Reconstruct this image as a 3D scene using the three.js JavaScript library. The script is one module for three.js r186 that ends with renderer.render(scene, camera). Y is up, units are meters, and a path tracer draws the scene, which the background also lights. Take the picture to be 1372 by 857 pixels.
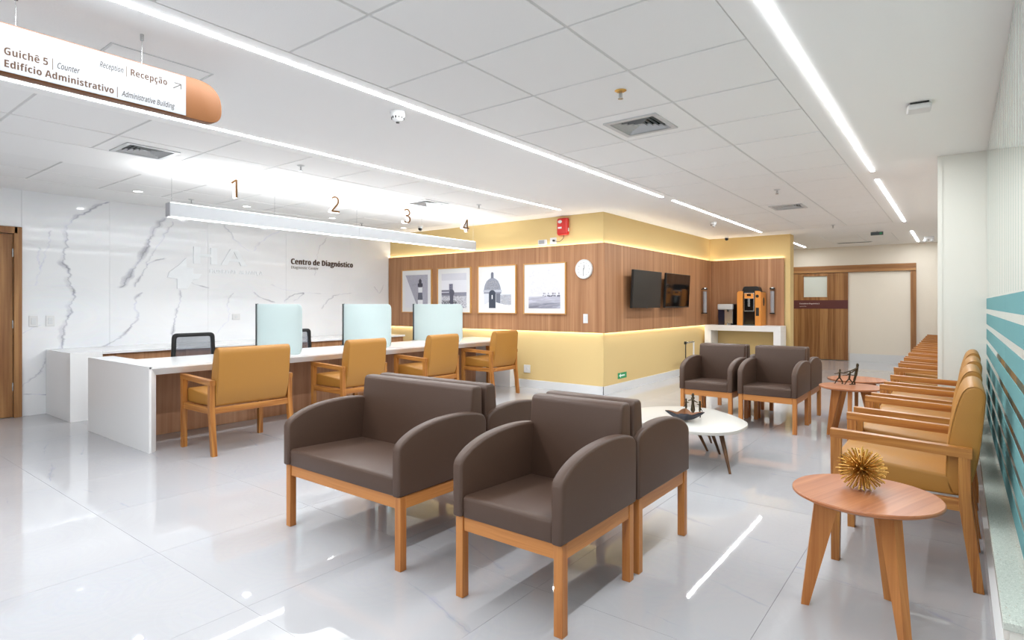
import * as THREE from 'three';
import { RoundedBoxGeometry } from 'three/addons/geometries/RoundedBoxGeometry.js';
import { mergeGeometries, toCreasedNormals } from 'three/addons/utils/BufferGeometryUtils.js';
import { RectAreaLightUniformsLib } from 'three/addons/lights/RectAreaLightUniformsLib.js';
import { MarchingCubes } from 'three/addons/objects/MarchingCubes.js';
import { FontLoader } from 'three/addons/loaders/FontLoader.js';
import { TextGeometry } from 'three/addons/geometries/TextGeometry.js';

// ---------------------------------------------------------------- camera, exposure
RectAreaLightUniformsLib.init();
const scene = new THREE.Scene();
scene.background = new THREE.Color(0x000000);
const camera = new THREE.PerspectiveCamera(2 * Math.atan(428.5 / 779) * 180 / Math.PI, 1372 / 857, 0.05, 60);
camera.position.set(0, 1.27, 0);
camera.rotation.set(0, 37.5 * Math.PI / 180, 0);
camera.setViewOffset(1372, 857, 0, 21.25, 1372, 857);
scene.add(camera);
const renderer = new THREE.WebGLRenderer({ antialias: true });
renderer.toneMapping = THREE.LinearToneMapping;
renderer.toneMappingExposure = 1.45;
renderer.shadowMap.enabled = true;
const L_STRIP = 55;        // radiance of the ceiling light lines
const L_COVE = 20;         // warm light lines behind the wood panels
const C = 2.56;            // ceiling height
const white = new THREE.Color(0.94, 0.975, 1), warm = new THREE.Color(1, 0.92, 0.78);

// ---------------------------------------------------------------- helpers
let seed = 7;
const rnd = () => { seed = (seed * 16807) % 2147483647; return seed / 2147483647; };
const taken = {};
function numbered(n) { const k = taken[n] = (taken[n] ?? -1) + 1; return k ? n + '_' + String(k).padStart(3, '0') : n; }
function tag(o, label, category, group) {
  o.userData.label = label; o.userData.category = category;
  if (group) o.userData.group = group;
  return o;
}
function thing(name, label, category, [x, y, z] = [0, 0, 0], turn = 0, group) {
  const o = new THREE.Group(); o.name = numbered(name); o.position.set(x, y, z); o.rotation.y = turn; scene.add(o);
  return tag(o, label, category, group);
}
function uvm(g, grain = 'y', ox = 0, oy = 0) {   // texture coordinates in metres, v along the grain
  if (g.userData.keep) return g;
  const ud = g.userData;
  g = g.index ? g.toNonIndexed() : g;
  const p = g.attributes.position, n = p.count, uv = new Float32Array(n * 2);
  const a = new THREE.Vector3(), b = new THREE.Vector3(), c = new THREE.Vector3();
  for (let i = 0; i < n; i += 3) {
    a.fromBufferAttribute(p, i); b.fromBufferAttribute(p, i + 1); c.fromBufferAttribute(p, i + 2);
    const nn = b.clone().sub(a).cross(c.clone().sub(a)), q = [Math.abs(nn.x), Math.abs(nn.y), Math.abs(nn.z)];
    const ax = q[0] >= q[1] && q[0] >= q[2] ? 0 : q[1] >= q[2] ? 1 : 2;
    const gi = 'xyz'.indexOf(grain);
    let ui, vi;
    if (ax !== gi) { vi = gi; ui = 3 - ax - gi; } else { ui = (ax + 1) % 3; vi = (ax + 2) % 3; if (ui > vi) [ui, vi] = [vi, ui]; }
    [a, b, c].forEach((w, k) => { const arr = [w.x, w.y, w.z]; uv[(i + k) * 2] = arr[ui] + ox; uv[(i + k) * 2 + 1] = arr[vi] + oy; });
  }
  g.setAttribute('uv', new THREE.BufferAttribute(uv, 2));
  g.userData = ud;
  return g;
}
function M(name, geo, mat, parent = scene, grain, ox, oy) {
  if (Array.isArray(geo)) geo = geo.length === 1 ? geo[0] : mergeGeometries(geo.map((g) => { g = g.index ? g.toNonIndexed() : g; for (const k of Object.keys(g.attributes)) if (!['position', 'normal', 'uv'].includes(k)) g.deleteAttribute(k); return g; }));
  geo = uvm(geo, grain ?? 'y', ox ?? 0, oy ?? 0);
  const m = new THREE.Mesh(geo, mat);
  m.name = parent === scene ? numbered(name) : name;
  m.castShadow = m.receiveShadow = true;
  parent.add(m);
  return m;
}
function struct(name, geo, mat, grain) {
  let o;
  if (geo) o = M(name, geo, mat, scene, grain); else { o = new THREE.Group(); o.name = numbered(name); scene.add(o); }
  o.userData.kind = 'structure';
  return o;
}
function B(x0, x1, y0, y1, z0, z1, r = 0) {
  const w = Math.abs(x1 - x0), h = Math.abs(y1 - y0), d = Math.abs(z1 - z0);
  const g = r ? new RoundedBoxGeometry(w, h, d, 2, Math.min(r, w / 2.01, h / 2.01, d / 2.01)) : new THREE.BoxGeometry(w, h, d);
  return g.translate((x0 + x1) / 2, (y0 + y1) / 2, (z0 + z1) / 2);
}
function cyl(r0, r1, h, x, y, z, seg = 24) { return new THREE.CylinderGeometry(r1, r0, h, seg).translate(x, y + h / 2, z); }   // r0 below, r1 above
function bar(a, b, r, r2 = r, seg = 10) {
  const A = new THREE.Vector3(...a), D = new THREE.Vector3(...b).sub(A);
  const g = new THREE.CylinderGeometry(r2, r, D.length(), seg);
  g.applyQuaternion(new THREE.Quaternion().setFromUnitVectors(new THREE.Vector3(0, 1, 0), D.clone().normalize()));
  return g.translate(A.x + D.x / 2, A.y + D.y / 2, A.z + D.z / 2);
}
function hexa(bottom, top) {   // a bar with quadrilateral ends: corners in the same turn
  const v = [...bottom, ...top], f = [[0, 1, 2, 3], [7, 6, 5, 4], [0, 4, 5, 1], [1, 5, 6, 2], [2, 6, 7, 3], [3, 7, 4, 0]], pos = [];
  const ctr = v.reduce((s, p) => s.map((q, i) => q + p[i] / 8), [0, 0, 0]);
  for (const q of f) {
    let [a, b, c, d] = q.map((i) => new THREE.Vector3(...v[i]));
    const n = b.clone().sub(a).cross(c.clone().sub(a)), m = a.clone().add(c).multiplyScalar(0.5).sub(new THREE.Vector3(...ctr));
    if (n.dot(m) < 0) [b, d] = [d, b];
    for (const w of [a, b, c, a, c, d]) pos.push(w.x, w.y, w.z);
  }
  const g = new THREE.BufferGeometry(); g.setAttribute('position', new THREE.Float32BufferAttribute(pos, 3)); g.computeVertexNormals();
  g.setAttribute('uv', new THREE.Float32BufferAttribute(new Float32Array(pos.length / 3 * 2), 2));
  return g;
}
function extrude(pts, depth, bevel = 0, smooth = false, seg = 3) {   // outline in x, y drawn out along z, centred
  const s = new THREE.Shape();
  if (smooth) { s.moveTo(...pts[0]); s.splineThru(pts.slice(1).map((p) => new THREE.Vector2(...p))); } else pts.forEach((p, i) => (i ? s.lineTo(...p) : s.moveTo(...p)));
  const g = new THREE.ExtrudeGeometry(s, { depth: depth - 2 * bevel, bevelEnabled: bevel > 0, bevelThickness: bevel, bevelSize: bevel, bevelOffset: -bevel, bevelSegments: seg, curveSegments: smooth ? pts.length * 5 : 8 });
  return g.translate(0, 0, -(depth - 2 * bevel) / 2);
}
function roundPts(corners, n = 5) {   // polygon with rounded corners: [x, y, radius]
  const out = [], N = corners.length;
  for (let i = 0; i < N; i++) {
    const p = new THREE.Vector2(...corners[i].slice(0, 2)), a = new THREE.Vector2(...corners[(i + N - 1) % N].slice(0, 2)), b = new THREE.Vector2(...corners[(i + 1) % N].slice(0, 2)), r = corners[i][2] || 0;
    if (!r) { out.push([p.x, p.y]); continue; }
    const da = a.clone().sub(p).setLength(r), db = b.clone().sub(p).setLength(r);
    for (let k = 0; k <= n; k++) { const t = k / n, u = 1 - t; out.push([p.x + u * u * da.x + t * t * db.x, p.y + u * u * da.y + t * t * db.y]); }
  }
  return out;
}
function splinePts(pts, per = 4) {   // closed outline through points; a point with a third entry stays a corner
  const c = new THREE.CatmullRomCurve3(pts.map((p) => new THREE.Vector3(p[0], p[1], 0)), true, 'centripetal');
  return c.getPoints(pts.length * per).slice(0, -1).map((p) => [p.x, p.y]);
}
const smoothN = (g, a = 0.7) => toCreasedNormals(g, a);
function copyOf(src, label, pos, turn, group) {
  const c = src.clone(); c.name = numbered(src.name.replace(/_\d{3}$/, '')); c.userData = { ...src.userData };
  c.position.set(...pos); if (turn !== undefined) c.rotation.y = turn; tag(c, label, src.userData.category, group ?? src.userData.group); scene.add(c); return c;
}
function rectLight(parent, w, h, [x, y, z], towards, L, color = white) {
  const l = new THREE.RectAreaLight(color, L, w, h); l.position.set(x, y, z); parent.add(l);
  l.rotation.x = towards[1] < 0 ? -Math.PI / 2 : Math.PI / 2;   // width along x, height along z
  return l;
}

// ---------------------------------------------------------------- textures
const hash = (x, y, s) => { let h = (x * 374761393 + y * 668265263 + s * 1442695041) | 0; h = Math.imul(h ^ (h >>> 13), 1274126177); return ((h ^ (h >>> 16)) >>> 0) / 4294967295; };
function pn(x, y, px, py, s) {   // periodic value noise
  const xi = Math.floor(x), yi = Math.floor(y), fx = x - xi, fy = y - yi, u = fx * fx * (3 - 2 * fx), v = fy * fy * (3 - 2 * fy);
  const X0 = ((xi % px) + px) % px, X1 = (X0 + 1) % px, Y0 = ((yi % py) + py) % py, Y1 = (Y0 + 1) % py;
  const a = hash(X0, Y0, s), b = hash(X1, Y0, s), c = hash(X0, Y1, s), d = hash(X1, Y1, s);
  return a + (b - a) * u + (c - a) * v + (a - b - c + d) * u * v;
}
function dataTex(w, h, fn, { srgb = false, size = 1, sizeV = size, float = false } = {}) {
  const d = float ? new Float32Array(w * h * 4) : new Uint8Array(w * h * 4);
  for (let j = 0; j < h; j++) for (let i = 0; i < w; i++) {
    const c = fn(i / w, j / h), k = (j * w + i) * 4, q = float ? 1 : 255, lim = (t) => (float ? t : Math.max(0, Math.min(255, t * q)));
    if (typeof c === 'number') { d[k] = d[k + 1] = d[k + 2] = lim(c); } else { d[k] = lim(c[0]); d[k + 1] = lim(c[1]); d[k + 2] = lim(c[2]); }
    d[k + 3] = q;
  }
  const t = new THREE.DataTexture(d, w, h, THREE.RGBAFormat, float ? THREE.FloatType : THREE.UnsignedByteType);
  t.wrapS = t.wrapT = THREE.RepeatWrapping; t.magFilter = THREE.LinearFilter; t.minFilter = THREE.LinearMipmapLinearFilter;
  if (srgb) t.colorSpace = THREE.SRGBColorSpace;
  t.repeat.set(1 / size, 1 / sizeV); t.needsUpdate = true;
  return t;
}
function canvasTex(w, h, draw, repeat) {
  const c = document.createElement('canvas'); c.width = w; c.height = h;
  const x = c.getContext('2d'); draw(x, w, h);
  const t = new THREE.CanvasTexture(c); t.colorSpace = THREE.SRGBColorSpace; t.magFilter = THREE.LinearFilter;
  if (repeat) { t.wrapS = t.wrapT = THREE.RepeatWrapping; t.repeat.set(...repeat); }
  return t;
}
const rgb = (h) => { const c = parseInt(h.slice(1), 16); return [(c >> 16) / 255, ((c >> 8) & 255) / 255, (c & 255) / 255]; };
const mixc = (a, b, t) => a.map((v, i) => v + (b[i] - v) * t);
function woodTex(dark, light, { boards = 0, size = 1, s = 1, contrast = 1, px = 512, py = 512 } = {}) {
  const D = rgb(dark), Lc = rgb(light);
  return dataTex(px, py, (u, v) => {
    const w = (pn(u * 8, v * 3, 8, 3, s) - 0.5) * 0.05;
    let t = 0.40 * pn((u + w) * 34, v * 2, 34, 2, s + 1) + 0.28 * pn((u + w) * 90, v * 3, 90, 3, s + 2) + 0.2 * pn(u * 220, v * 6, 220, 6, s + 3) + 0.12 * pn(u * 9, v * 2, 9, 2, s + 4);
    if (boards) { const k = Math.floor(u * boards); t = t * 0.72 + 0.28 * hash(k, 3, s + 9); }
    const pore = pn(u * 256, v * 20, 256, 20, s + 6) > 0.86 ? 0.10 : 0;
    t = 0.5 + (t - 0.5) * 1.9 * contrast - pore * contrast;
    return mixc(D, Lc, Math.max(0, Math.min(1, t)));
  }, { srgb: true, size, sizeV: size * 1.5 });
}
const std = (o) => new THREE.MeshStandardMaterial(o);
const phys = (o) => new THREE.MeshPhysicalMaterial(o);
const T = {
  panel: woodTex('#93633f', '#c1926b', { boards: 34, size: 1.9, s: 3, px: 1024, contrast: 0.8 }),
  panel2: woodTex('#a87452', '#d3a684', { boards: 20, size: 1.9, s: 4, px: 1024, contrast: 0.8 }),  // panel wood with lighter tones, making up for shade under the worktop
  door: woodTex('#7d4f28', '#b98a57', { boards: 14, size: 1.1, s: 13, px: 1024 }),
  chair: woodTex('#915522', '#c28743', { size: 0.6, s: 23 }),
  chair2: woodTex('#a8632c', '#d29250', { size: 0.6, s: 33, contrast: 0.6 }),
  table: woodTex('#9c5c38', '#be7f55', { size: 0.9, s: 43, contrast: 0.75 }),
  walnut: woodTex('#4c3018', '#7a5330', { size: 0.5, s: 53 }),
  frame: woodTex('#c08a48', '#dcae6c', { size: 0.5, s: 63, contrast: 0.6 }),
};
const hide = dataTex(256, 256, (u, v) => 0.5 * pn(u * 64, v * 64, 64, 64, 5) + 0.5 * pn(u * 128, v * 128, 128, 128, 6), { size: 0.22 });
const plasterB = dataTex(256, 256, (u, v) => 0.6 * pn(u * 60, v * 60, 60, 60, 15) + 0.4 * pn(u * 128, v * 128, 128, 128, 16), { size: 0.5 });
const fissure = dataTex(256, 256, (u, v) => (pn(u * 128, v * 128, 128, 128, 25) > 0.7 ? 0.3 : 0.8) + 0.2 * pn(u * 64, v * 64, 64, 64, 26), { size: 0.35 });
const waves = dataTex(512, 512, (u, v) => 0.6 * pn(u * 20, v * 20, 20, 20, 35) + 0.4 * pn(u * 36, v * 36, 36, 36, 36), { size: 3.492, float: true });

// veins of the stone slabs on the reception wall: [width, z, y, z, y ...]
const VEINS = [
  [2.2, -2.69, 2.54, -2.59, 2.49, -2.46, 2.38, -2.34, 2.30, -2.27, 2.20, -2.25, 2.04, -2.22, 1.78, -2.28, 1.68, -2.30, 1.50, -2.33, 1.38, -2.29, 1.16, -2.26, 1.08, -2.22, 0.84, -2.21, 0.74],
  [1.3, -2.00, 1.92, -1.98, 1.79, -2.01, 1.67, -1.95, 1.48], [1.2, -2.11, 2.13, -2.08, 2.00, -2.05, 1.80, -2.00, 1.67],
  [3.5, -3.34, 2.42, -3.16, 2.12, -3.07, 1.90, -2.96, 1.70, -2.81, 1.48], [1.4, -3.43, 2.38, -3.30, 2.11, -3.16, 1.89, -3.06, 1.66, -2.98, 1.49],
  [1.2, -3.11, 1.78, -3.21, 1.84, -3.33, 1.88], [2.2, -3.06, 1.42, -2.97, 1.31, -3.01, 1.11, -2.91, 0.95, -2.79, 0.84, -2.62, 0.74],
  [1.6, -3.52, 1.46, -3.54, 1.34, -3.49, 1.17, -3.45, 0.96, -3.43, 0.84], [1.2, -3.59, 1.62, -3.74, 1.54, -3.91, 1.50],
  [2.0, -4.13, 2.41, -4.29, 2.22, -4.54, 2.05, -4.66, 2.19, -4.80, 2.30, -5.01, 2.42], [1.3, -4.26, 1.43, -4.18, 1.32, -4.21, 1.13, -4.13, 0.97, -4.00, 0.85],
  [1.4, -4.57, 1.45, -4.68, 1.37, -4.91, 1.30], [1.4, -5.07, 1.30, -5.20, 1.41, -5.42, 1.45, -5.24, 1.32], [1.2, -4.85, 1.57, -5.02, 1.51, -5.45, 1.46, -5.73, 1.44],
  [1.4, -5.75, 1.19, -5.99, 1.42, -6.34, 1.46], [1.2, -6.84, 1.59, -6.96, 1.47, -7.06, 1.63], [0.9, -5.85, 2.39, -5.65, 2.08, -5.62, 1.74],
  [1.3, -1.84, 0.33, -2.00, 0.48, -2.07, 0.65], [1.2, -1.86, 0.25, -2.00, 0.23, -2.11, 0.21], [1.0, -1.85, 0.94, -1.96, 1.01, -2.02, 1.03],
  [1.4, -1.2, 2.4, -1.0, 2.0, -0.7, 1.7, -0.6, 1.2], [1.6, 1.2, 2.4, 0.9, 1.8, 1.1, 1.2, 0.8, 0.5], [1.2, 2.4, 2.2, 2.1, 1.6, 2.3, 0.9],
];
function veinStroke(x, pts, w, tone, strength, wiggle = 0.34) {   // a wandering dark thread with a broken soft grey margin
  let line = new THREE.CatmullRomCurve3(pts.map(([a, b]) => new THREE.Vector3(a, b, 0)), false, 'centripetal').getPoints(pts.length * 2).map((p) => [p.x, p.y]);
  for (let lvl = 0; lvl < 3; lvl++) {   // midpoint displacement
    const out = [];
    for (let i = 0; i + 1 < line.length; i++) { const [ax, ay] = line[i], [bx, by] = line[i + 1], l = Math.hypot(bx - ax, by - ay), d = (rnd() - 0.5) * l * wiggle; out.push([ax, ay], [(ax + bx) / 2 - (by - ay) / (l + 1e-6) * d, (ay + by) / 2 + (bx - ax) / (l + 1e-6) * d]); }
    out.push(line[line.length - 1]); line = out;
  }
  const env = []; let e = 0.5; for (let i = 0; i < line.length; i++) { e = Math.max(0.12, Math.min(1, e + (rnd() - 0.5) * 0.22)); env.push(e); }
  x.lineCap = x.lineJoin = 'round';
  for (const [ww, a, off, reps] of [[6, 0.05, 2.5, 2], [3, 0.07, 1.8, 2], [1.2, 0.16, 1.0, 2], [0.5, 0.5, 0, 1]]) for (let rep = 0; rep < reps; rep++) {
    const dx = (rnd() - 0.5) * off * w * 2, dy = (rnd() - 0.5) * off * w;
    for (let i = 0; i + 1 < line.length; i++) {
      const q = 0.5 + 0.5 * Math.sin(i * 0.21 + rep * 2 + dx);
      x.strokeStyle = `rgba(${tone},${(a * strength * env[i] * (off ? 0.4 + 0.6 * q : 1)).toFixed(3)})`; x.lineWidth = ww * w * (0.35 + env[i] * (off ? q + 0.3 : 0.8));
      x.beginPath(); x.moveTo(line[i][0] + dx * q, line[i][1] + dy * q); x.lineTo(line[i + 1][0] + dx * q, line[i + 1][1] + dy * q); x.stroke();
    }
  }
}
function cloudy(x, w, h, n, tone, a, r0, r1) { for (let i = 0; i < n; i++) { const cx = rnd() * w, cy = rnd() * h, r = r0 + rnd() * r1, g = x.createRadialGradient(cx, cy, 0, cx, cy, r); g.addColorStop(0, `rgba(${tone},${a})`); g.addColorStop(1, `rgba(${tone},0)`); x.fillStyle = g; x.fillRect(cx - r, cy - r, 2 * r, 2 * r); } }
// one picture of the stone for the wall from z = 3 to z = -7.24, over its 2.56 m height
const WZ0 = 3, WZ1 = -7.24;
const marbleTex = canvasTex(2048, 1024, (x, w, h) => {
  x.fillStyle = '#f0f1f3'; x.fillRect(0, 0, w, h);
  cloudy(x, w, h, 60, '205,212,220', 0.10, 40, 160); cloudy(x, w, h, 30, '250,250,250', 0.14, 40, 120);
  for (const v of VEINS) {
    const pts = []; for (let i = 1; i < v.length; i += 2) pts.push([(WZ0 - v[i]) / (WZ0 - WZ1) * w, (1 - v[i + 1] / C) * h]);
    veinStroke(x, pts, v[0] * 0.72, '120,126,136', 0.75);
  }
});
const floorTex = canvasTex(2048, 2048, (x, w, h) => {
  x.fillStyle = '#b9b9bc'; x.fillRect(0, 0, w, h);
  cloudy(x, w, h, 50, '176,180,191', 0.12, 60, 260); cloudy(x, w, h, 40, '208,208,211', 0.12, 60, 200);
  for (let i = 0; i < 22; i++) {
    let cx = rnd() * w, cy = rnd() * h, a = -0.5 + rnd() * 0.6; const pts = [];
    for (let k = 0; k < 5 + rnd() * 5; k++) { pts.push([cx, cy]); a += (rnd() - 0.5) * 0.25; cx += Math.cos(a) * 90; cy += Math.sin(a) * 90; }
    veinStroke(x, pts, 1.6 + rnd() * 2.2, '140,150,170', 0.5, 0.16);
  }
}, [1 / 3.492, 1 / 3.492]);
const graniteTex = canvasTex(512, 512, (x, w, h) => {
  x.fillStyle = '#c9cfc6'; x.fillRect(0, 0, w, h);
  for (let i = 0; i < 9000; i++) { const g = rnd(); x.fillStyle = g < 0.4 ? 'rgba(236,240,232,0.5)' : g < 0.75 ? 'rgba(168,178,168,0.45)' : g < 0.97 ? 'rgba(120,128,120,0.35)' : 'rgba(190,120,70,0.4)'; x.fillRect(rnd() * w, rnd() * h, 1 + rnd() * 3, 1 + rnd() * 4); }
}, [1 / 0.5, 1 / 0.5]);

// ---------------------------------------------------------------- materials
const mat = {
  floor: phys({ map: floorTex, roughness: 0.022, ior: 1.62, bumpMap: waves, bumpScale: 0.00018 }),
  grout: std({ color: '#b2b2b0', roughness: 0.9 }),
  paint: std({ color: '#f6f6f5', roughness: 0.85, bumpMap: plasterB, bumpScale: 0.0003 }),
  ceilTile: std({ color: '#f3f3f2', roughness: 0.92, bumpMap: fissure, bumpScale: 0.0004 }),
  tbar: std({ color: '#dadad8', roughness: 0.6 }),
  cream: std({ color: '#eae2d4', roughness: 0.75, bumpMap: plasterB, bumpScale: 0.0003 }),
  creamPillar: std({ color: '#e9e7df', roughness: 0.5 }),
  yellow: std({ color: '#dbc087', roughness: 0.8, bumpMap: plasterB, bumpScale: 0.0004 }),
  marble: std({ map: marbleTex, roughness: 0.07 }),
  skirting: std({ color: '#dfe1e3', roughness: 0.15 }),
  panel: std({ map: T.panel, roughness: 0.5 }),
  counterWoodLightened: std({ map: T.panel2, roughness: 0.5 }),  // brightened copy of the panel wood for the shaded counter front
  door: std({ map: T.door, roughness: 0.45 }),
  quartz: phys({ color: '#efefef', roughness: 0.16 }),
  chairWood: std({ map: T.chair, roughness: 0.38 }),
  brownWood: std({ map: T.chair2, roughness: 0.4 }),
  tableWood: std({ map: T.table, roughness: 0.4 }),
  walnut: std({ map: T.walnut, roughness: 0.45 }),
  frameWood: std({ map: T.frame, roughness: 0.45 }),
  ochre: std({ color: '#ac7831', roughness: 0.5, bumpMap: hide, bumpScale: 0.0003 }),
  brown: std({ color: '#513c30', roughness: 0.5, bumpMap: hide, bumpScale: 0.0003 }),
  piping: std({ color: '#9a6a2c', roughness: 0.5 }),
  whiteP: std({ color: '#e0e0e0', roughness: 0.4 }),
  barGrey: std({ color: '#c6c9cd', roughness: 0.5 }),
  greyP: std({ color: '#a9a9ad', roughness: 0.5 }),
  black: std({ color: '#141414', roughness: 0.45 }),
  blackGloss: std({ color: '#0b0b0c', roughness: 0.08 }),
  screenMatte: std({ color: '#1c1b1a', roughness: 0.42 }),
  steel: std({ color: '#b9bcbd', roughness: 0.25, metalness: 1 }),
  darkSteel: std({ color: '#5d6466', roughness: 0.35, metalness: 1 }),
  alu: std({ color: '#cfd1d2', roughness: 0.45, metalness: 0.3 }),
  brass: std({ color: '#d6ab5e', roughness: 0.36, metalness: 1 }),
  bronze: std({ color: '#4a4030', roughness: 0.4, metalness: 0.85 }),
  copper: std({ color: '#7a4c26', roughness: 0.45, metalness: 0.2 }),
  numeral: std({ color: '#6b4a26', roughness: 0.4, metalness: 0.5 }),
  lettering: std({ color: '#4a3220', roughness: 0.6 }),
  lettering2: std({ color: '#8c8378', roughness: 0.6 }),
  logo: std({ color: '#f0f3f6', roughness: 0.35 }),
  frost: phys({ color: '#d6e2e2', roughness: 1.0, transmission: 0.5, thickness: 0, ior: 1.45 }),
  glassEdge: phys({ color: '#8fb7b0', roughness: 0.2, transmission: 0.3, thickness: 0 }),
  backGlass: phys({ color: '#ccd6cd', roughness: 0.06, clearcoat: 1, clearcoatRoughness: 0.03 }),
  teal: std({ color: '#5f9699', roughness: 1.0 }),
  granite: std({ map: graniteTex, roughness: 0.18 }),
  red: std({ color: '#c8241c', roughness: 0.35 }),
  orange: std({ color: '#e39542', roughness: 0.3 }),
  navy: std({ color: '#15182e', roughness: 0.2 }),
  clear: phys({ color: '#f4f4f4', roughness: 0.05, transmission: 1, thickness: 0, ior: 1.3 }),
  pane: phys({ color: '#eef4ee', roughness: 0.1, transmission: 0.2, thickness: 0 }),  // pale colour stands in for the lit room behind the glass
  mesh: std({ color: '#5a6270', roughness: 0.9, transparent: true, opacity: 0.38 }),
  darkHole: std({ color: '#17181a', roughness: 0.9 }),
  maroon: std({ color: '#5a2a28', roughness: 0.5 }),
  tableWhite: std({ color: '#d2d0ca', roughness: 0.25 }),
  glow: std({ color: '#ffffff', emissive: white, emissiveIntensity: 3, roughness: 0.5 }),
  glowStrip: std({ color: '#ffffff', emissive: white, emissiveIntensity: 14, roughness: 0.5 }),
  glowWarm: std({ color: '#ffffff', emissive: warm, emissiveIntensity: 4, roughness: 0.5 }),
  exit: std({ color: '#2e9a63', roughness: 0.4 }),
};
mat.brownWood.map.rotation = 0;

// ---------------------------------------------------------------- floor
{
  const f = struct('floor');
  M('floor_slab', B(-8.6, 1.8, -0.12, -0.009, -15.2, 6.2), mat.grout, f);
  const P = 0.873, X0 = -2.37, Z0 = -1.257, J = 0.0007;
  for (let i = -8; i <= 4; i++) for (let k = -9; k <= 15; k++) {
    const x0 = Math.max(X0 + i * P, -8.42), x1 = Math.min(X0 + (i + 1) * P, 1.62), z1 = Math.min(Z0 - k * P, 6.02), z0 = Math.max(Z0 - (k + 1) * P, -14.97);
    if (x1 - x0 < 0.03 || z1 - z0 < 0.03) continue;
    if (x0 < -3.95 && x1 < -3.9 && z1 < -7.25 && z0 > -11.9 && x1 < -3.95) continue;
    const lift = (hash(i + 20, k + 20, 2) - 0.5) * 0.0006;
    M('floor_tile', B(x0 + J, x1 - J, -0.01, lift * 0.5, z0 + J, z1 - J), mat.floor, f, 'z', hash(i + 9, k + 9, 4) * 3.4, hash(i + 9, k + 9, 5) * 3.4);
  }
}

// ---------------------------------------------------------------- ceiling
const FIELDS = [
  { x: [-2.73, -2.09, -1.45, -0.812], z0: -1.673, p: 0.636, far: -10.95, near: 5.6, vents: [[-1.82, -3.9], [-1.79, -8.35]] },
  { x: [-5.685, -5.11, -4.49], z0: -1.695, p: 0.6425, far: -6.84, near: 5.6, vents: [[-5.45, -2.01], [-5.395, -5.23]] },
  { x: [-7.65, -7.05, -6.45], z0: -1.70, p: 0.6425, far: -6.84, near: 5.6, vents: [] },
  { x: [-2.1, -1.5, -0.95], z0: -12.45, p: 0.62, far: -14.3, near: -12.45, vents: [] },
];
{
  const ce = struct('ceiling');
  const s = new THREE.Shape([[-8.6, -6.2], [1.8, -6.2], [1.8, 15.2], [-8.6, 15.2]].map((p) => new THREE.Vector2(...p)));
  for (const f of FIELDS) { const a = f.x[0], b = f.x[f.x.length - 1]; s.holes.push(new THREE.Path([[a, -f.near], [a, -f.far], [b, -f.far], [b, -f.near]].map((p) => new THREE.Vector2(...p)))); }
  const g = new THREE.ExtrudeGeometry(s, { depth: 0.1, bevelEnabled: false }).rotateX(-Math.PI / 2).translate(0, C, 0);
  M('plasterboard', g, mat.paint, ce, 'z');
  for (const f of FIELDS) {
    const a = f.x[0], b = f.x[f.x.length - 1];
    M('grid_backing', B(a - 0.05, b + 0.05, C + 0.1, C + 0.12, f.far - 0.05, f.near + 0.05), mat.tbar, ce);
    const bars = []; const zs = [];
    for (let k = -16; k < 40; k++) { const z = f.z0 - k * f.p; if (z < f.near - 0.02 && z > f.far + 0.02) zs.push(z); }
    zs.unshift(f.near); zs.push(f.far);
    for (const x of f.x) bars.push(B(x - 0.012, x + 0.012, C + 0.007, C + 0.035, f.far, f.near));
    for (const z of zs) bars.push(B(a, b, C + 0.0072, C + 0.035, z - 0.012, z + 0.012));
    M('ceiling_grid', bars, mat.tbar, ce, 'z');
    for (let i = 0; i + 1 < f.x.length; i++) for (let k = 0; k + 1 < zs.length; k++) {
      const x0 = f.x[i] + 0.008, x1 = f.x[i + 1] - 0.008, z1 = zs[k] - 0.008, z0 = zs[k + 1] + 0.008, y0 = C + 0.0005 + hash(i, k, 8) * 0.002, y1 = C + 0.02;
      const v = f.vents.find(([vx, vz]) => vx > x0 && vx < x1 && vz > z0 && vz < z1);
      if (z1 - z0 < 0.02) continue;
      if (v) { const h = 0.185; M('ceiling_tile', [B(x0, v[0] - h, y0, y1, z0, z1), B(v[0] + h, x1, y0, y1, z0, z1), B(v[0] - h, v[0] + h, y0, y1, z0, v[1] - h), B(v[0] - h, v[0] + h, y0, y1, v[1] + h, z1)], mat.ceilTile, ce, 'z'); }
      else M('ceiling_tile', B(x0, x1, y0, y1, z0, z1, 0.003), mat.ceilTile, ce, 'z', hash(i, k, 1), hash(i, k, 2));
    }
  }
}
// ---------------------------------------------------------------- walls
{
  const w = struct('wall_left');   // the stone wall behind the reception, with slabs as pieces
  const dz0 = -1.0, dz1 = -1.772;   // doorway
  M('wall_core', [B(-8.65, -8.412, 0, C, dz0, 6.2), B(-8.65, -8.412, 0, C, -7.3, dz1), B(-8.65, -8.412, 2.06, C, dz1, dz0)], mat.paint, w);
  const rows = [[0, 1.468], [1.468, C]];
  const zj = [6, 4.5, 3, 1.9, 0.8, -0.4, -0.93, -1.84, -2.70, -3.9, -5.10, -6.3, -7.24];
  for (let i = 0; i + 1 < zj.length; i++) for (const [y0, y1] of rows) {
    if (i === 6) { if (y0 > 1) slab(zj[i], zj[i + 1], 2.14, y1); continue; }
    slab(zj[i], zj[i + 1], y0, y1);
  }
  function slab(z1, z0, y0, y1) {
    const g = B(-8.412, -8.4, y0 + 0.0008, y1 - 0.0008, z0 + 0.0008, z1 - 0.0008).toNonIndexed(), p = g.attributes.position, uv = g.attributes.uv;
    for (let i = 0; i < p.count; i++) uv.setXY(i, (WZ0 - p.getZ(i)) / (WZ0 - WZ1), p.getY(i) / C);
    g.userData.keep = true;
    M('stone_slab', g, mat.marble, w);
  }
}
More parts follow.
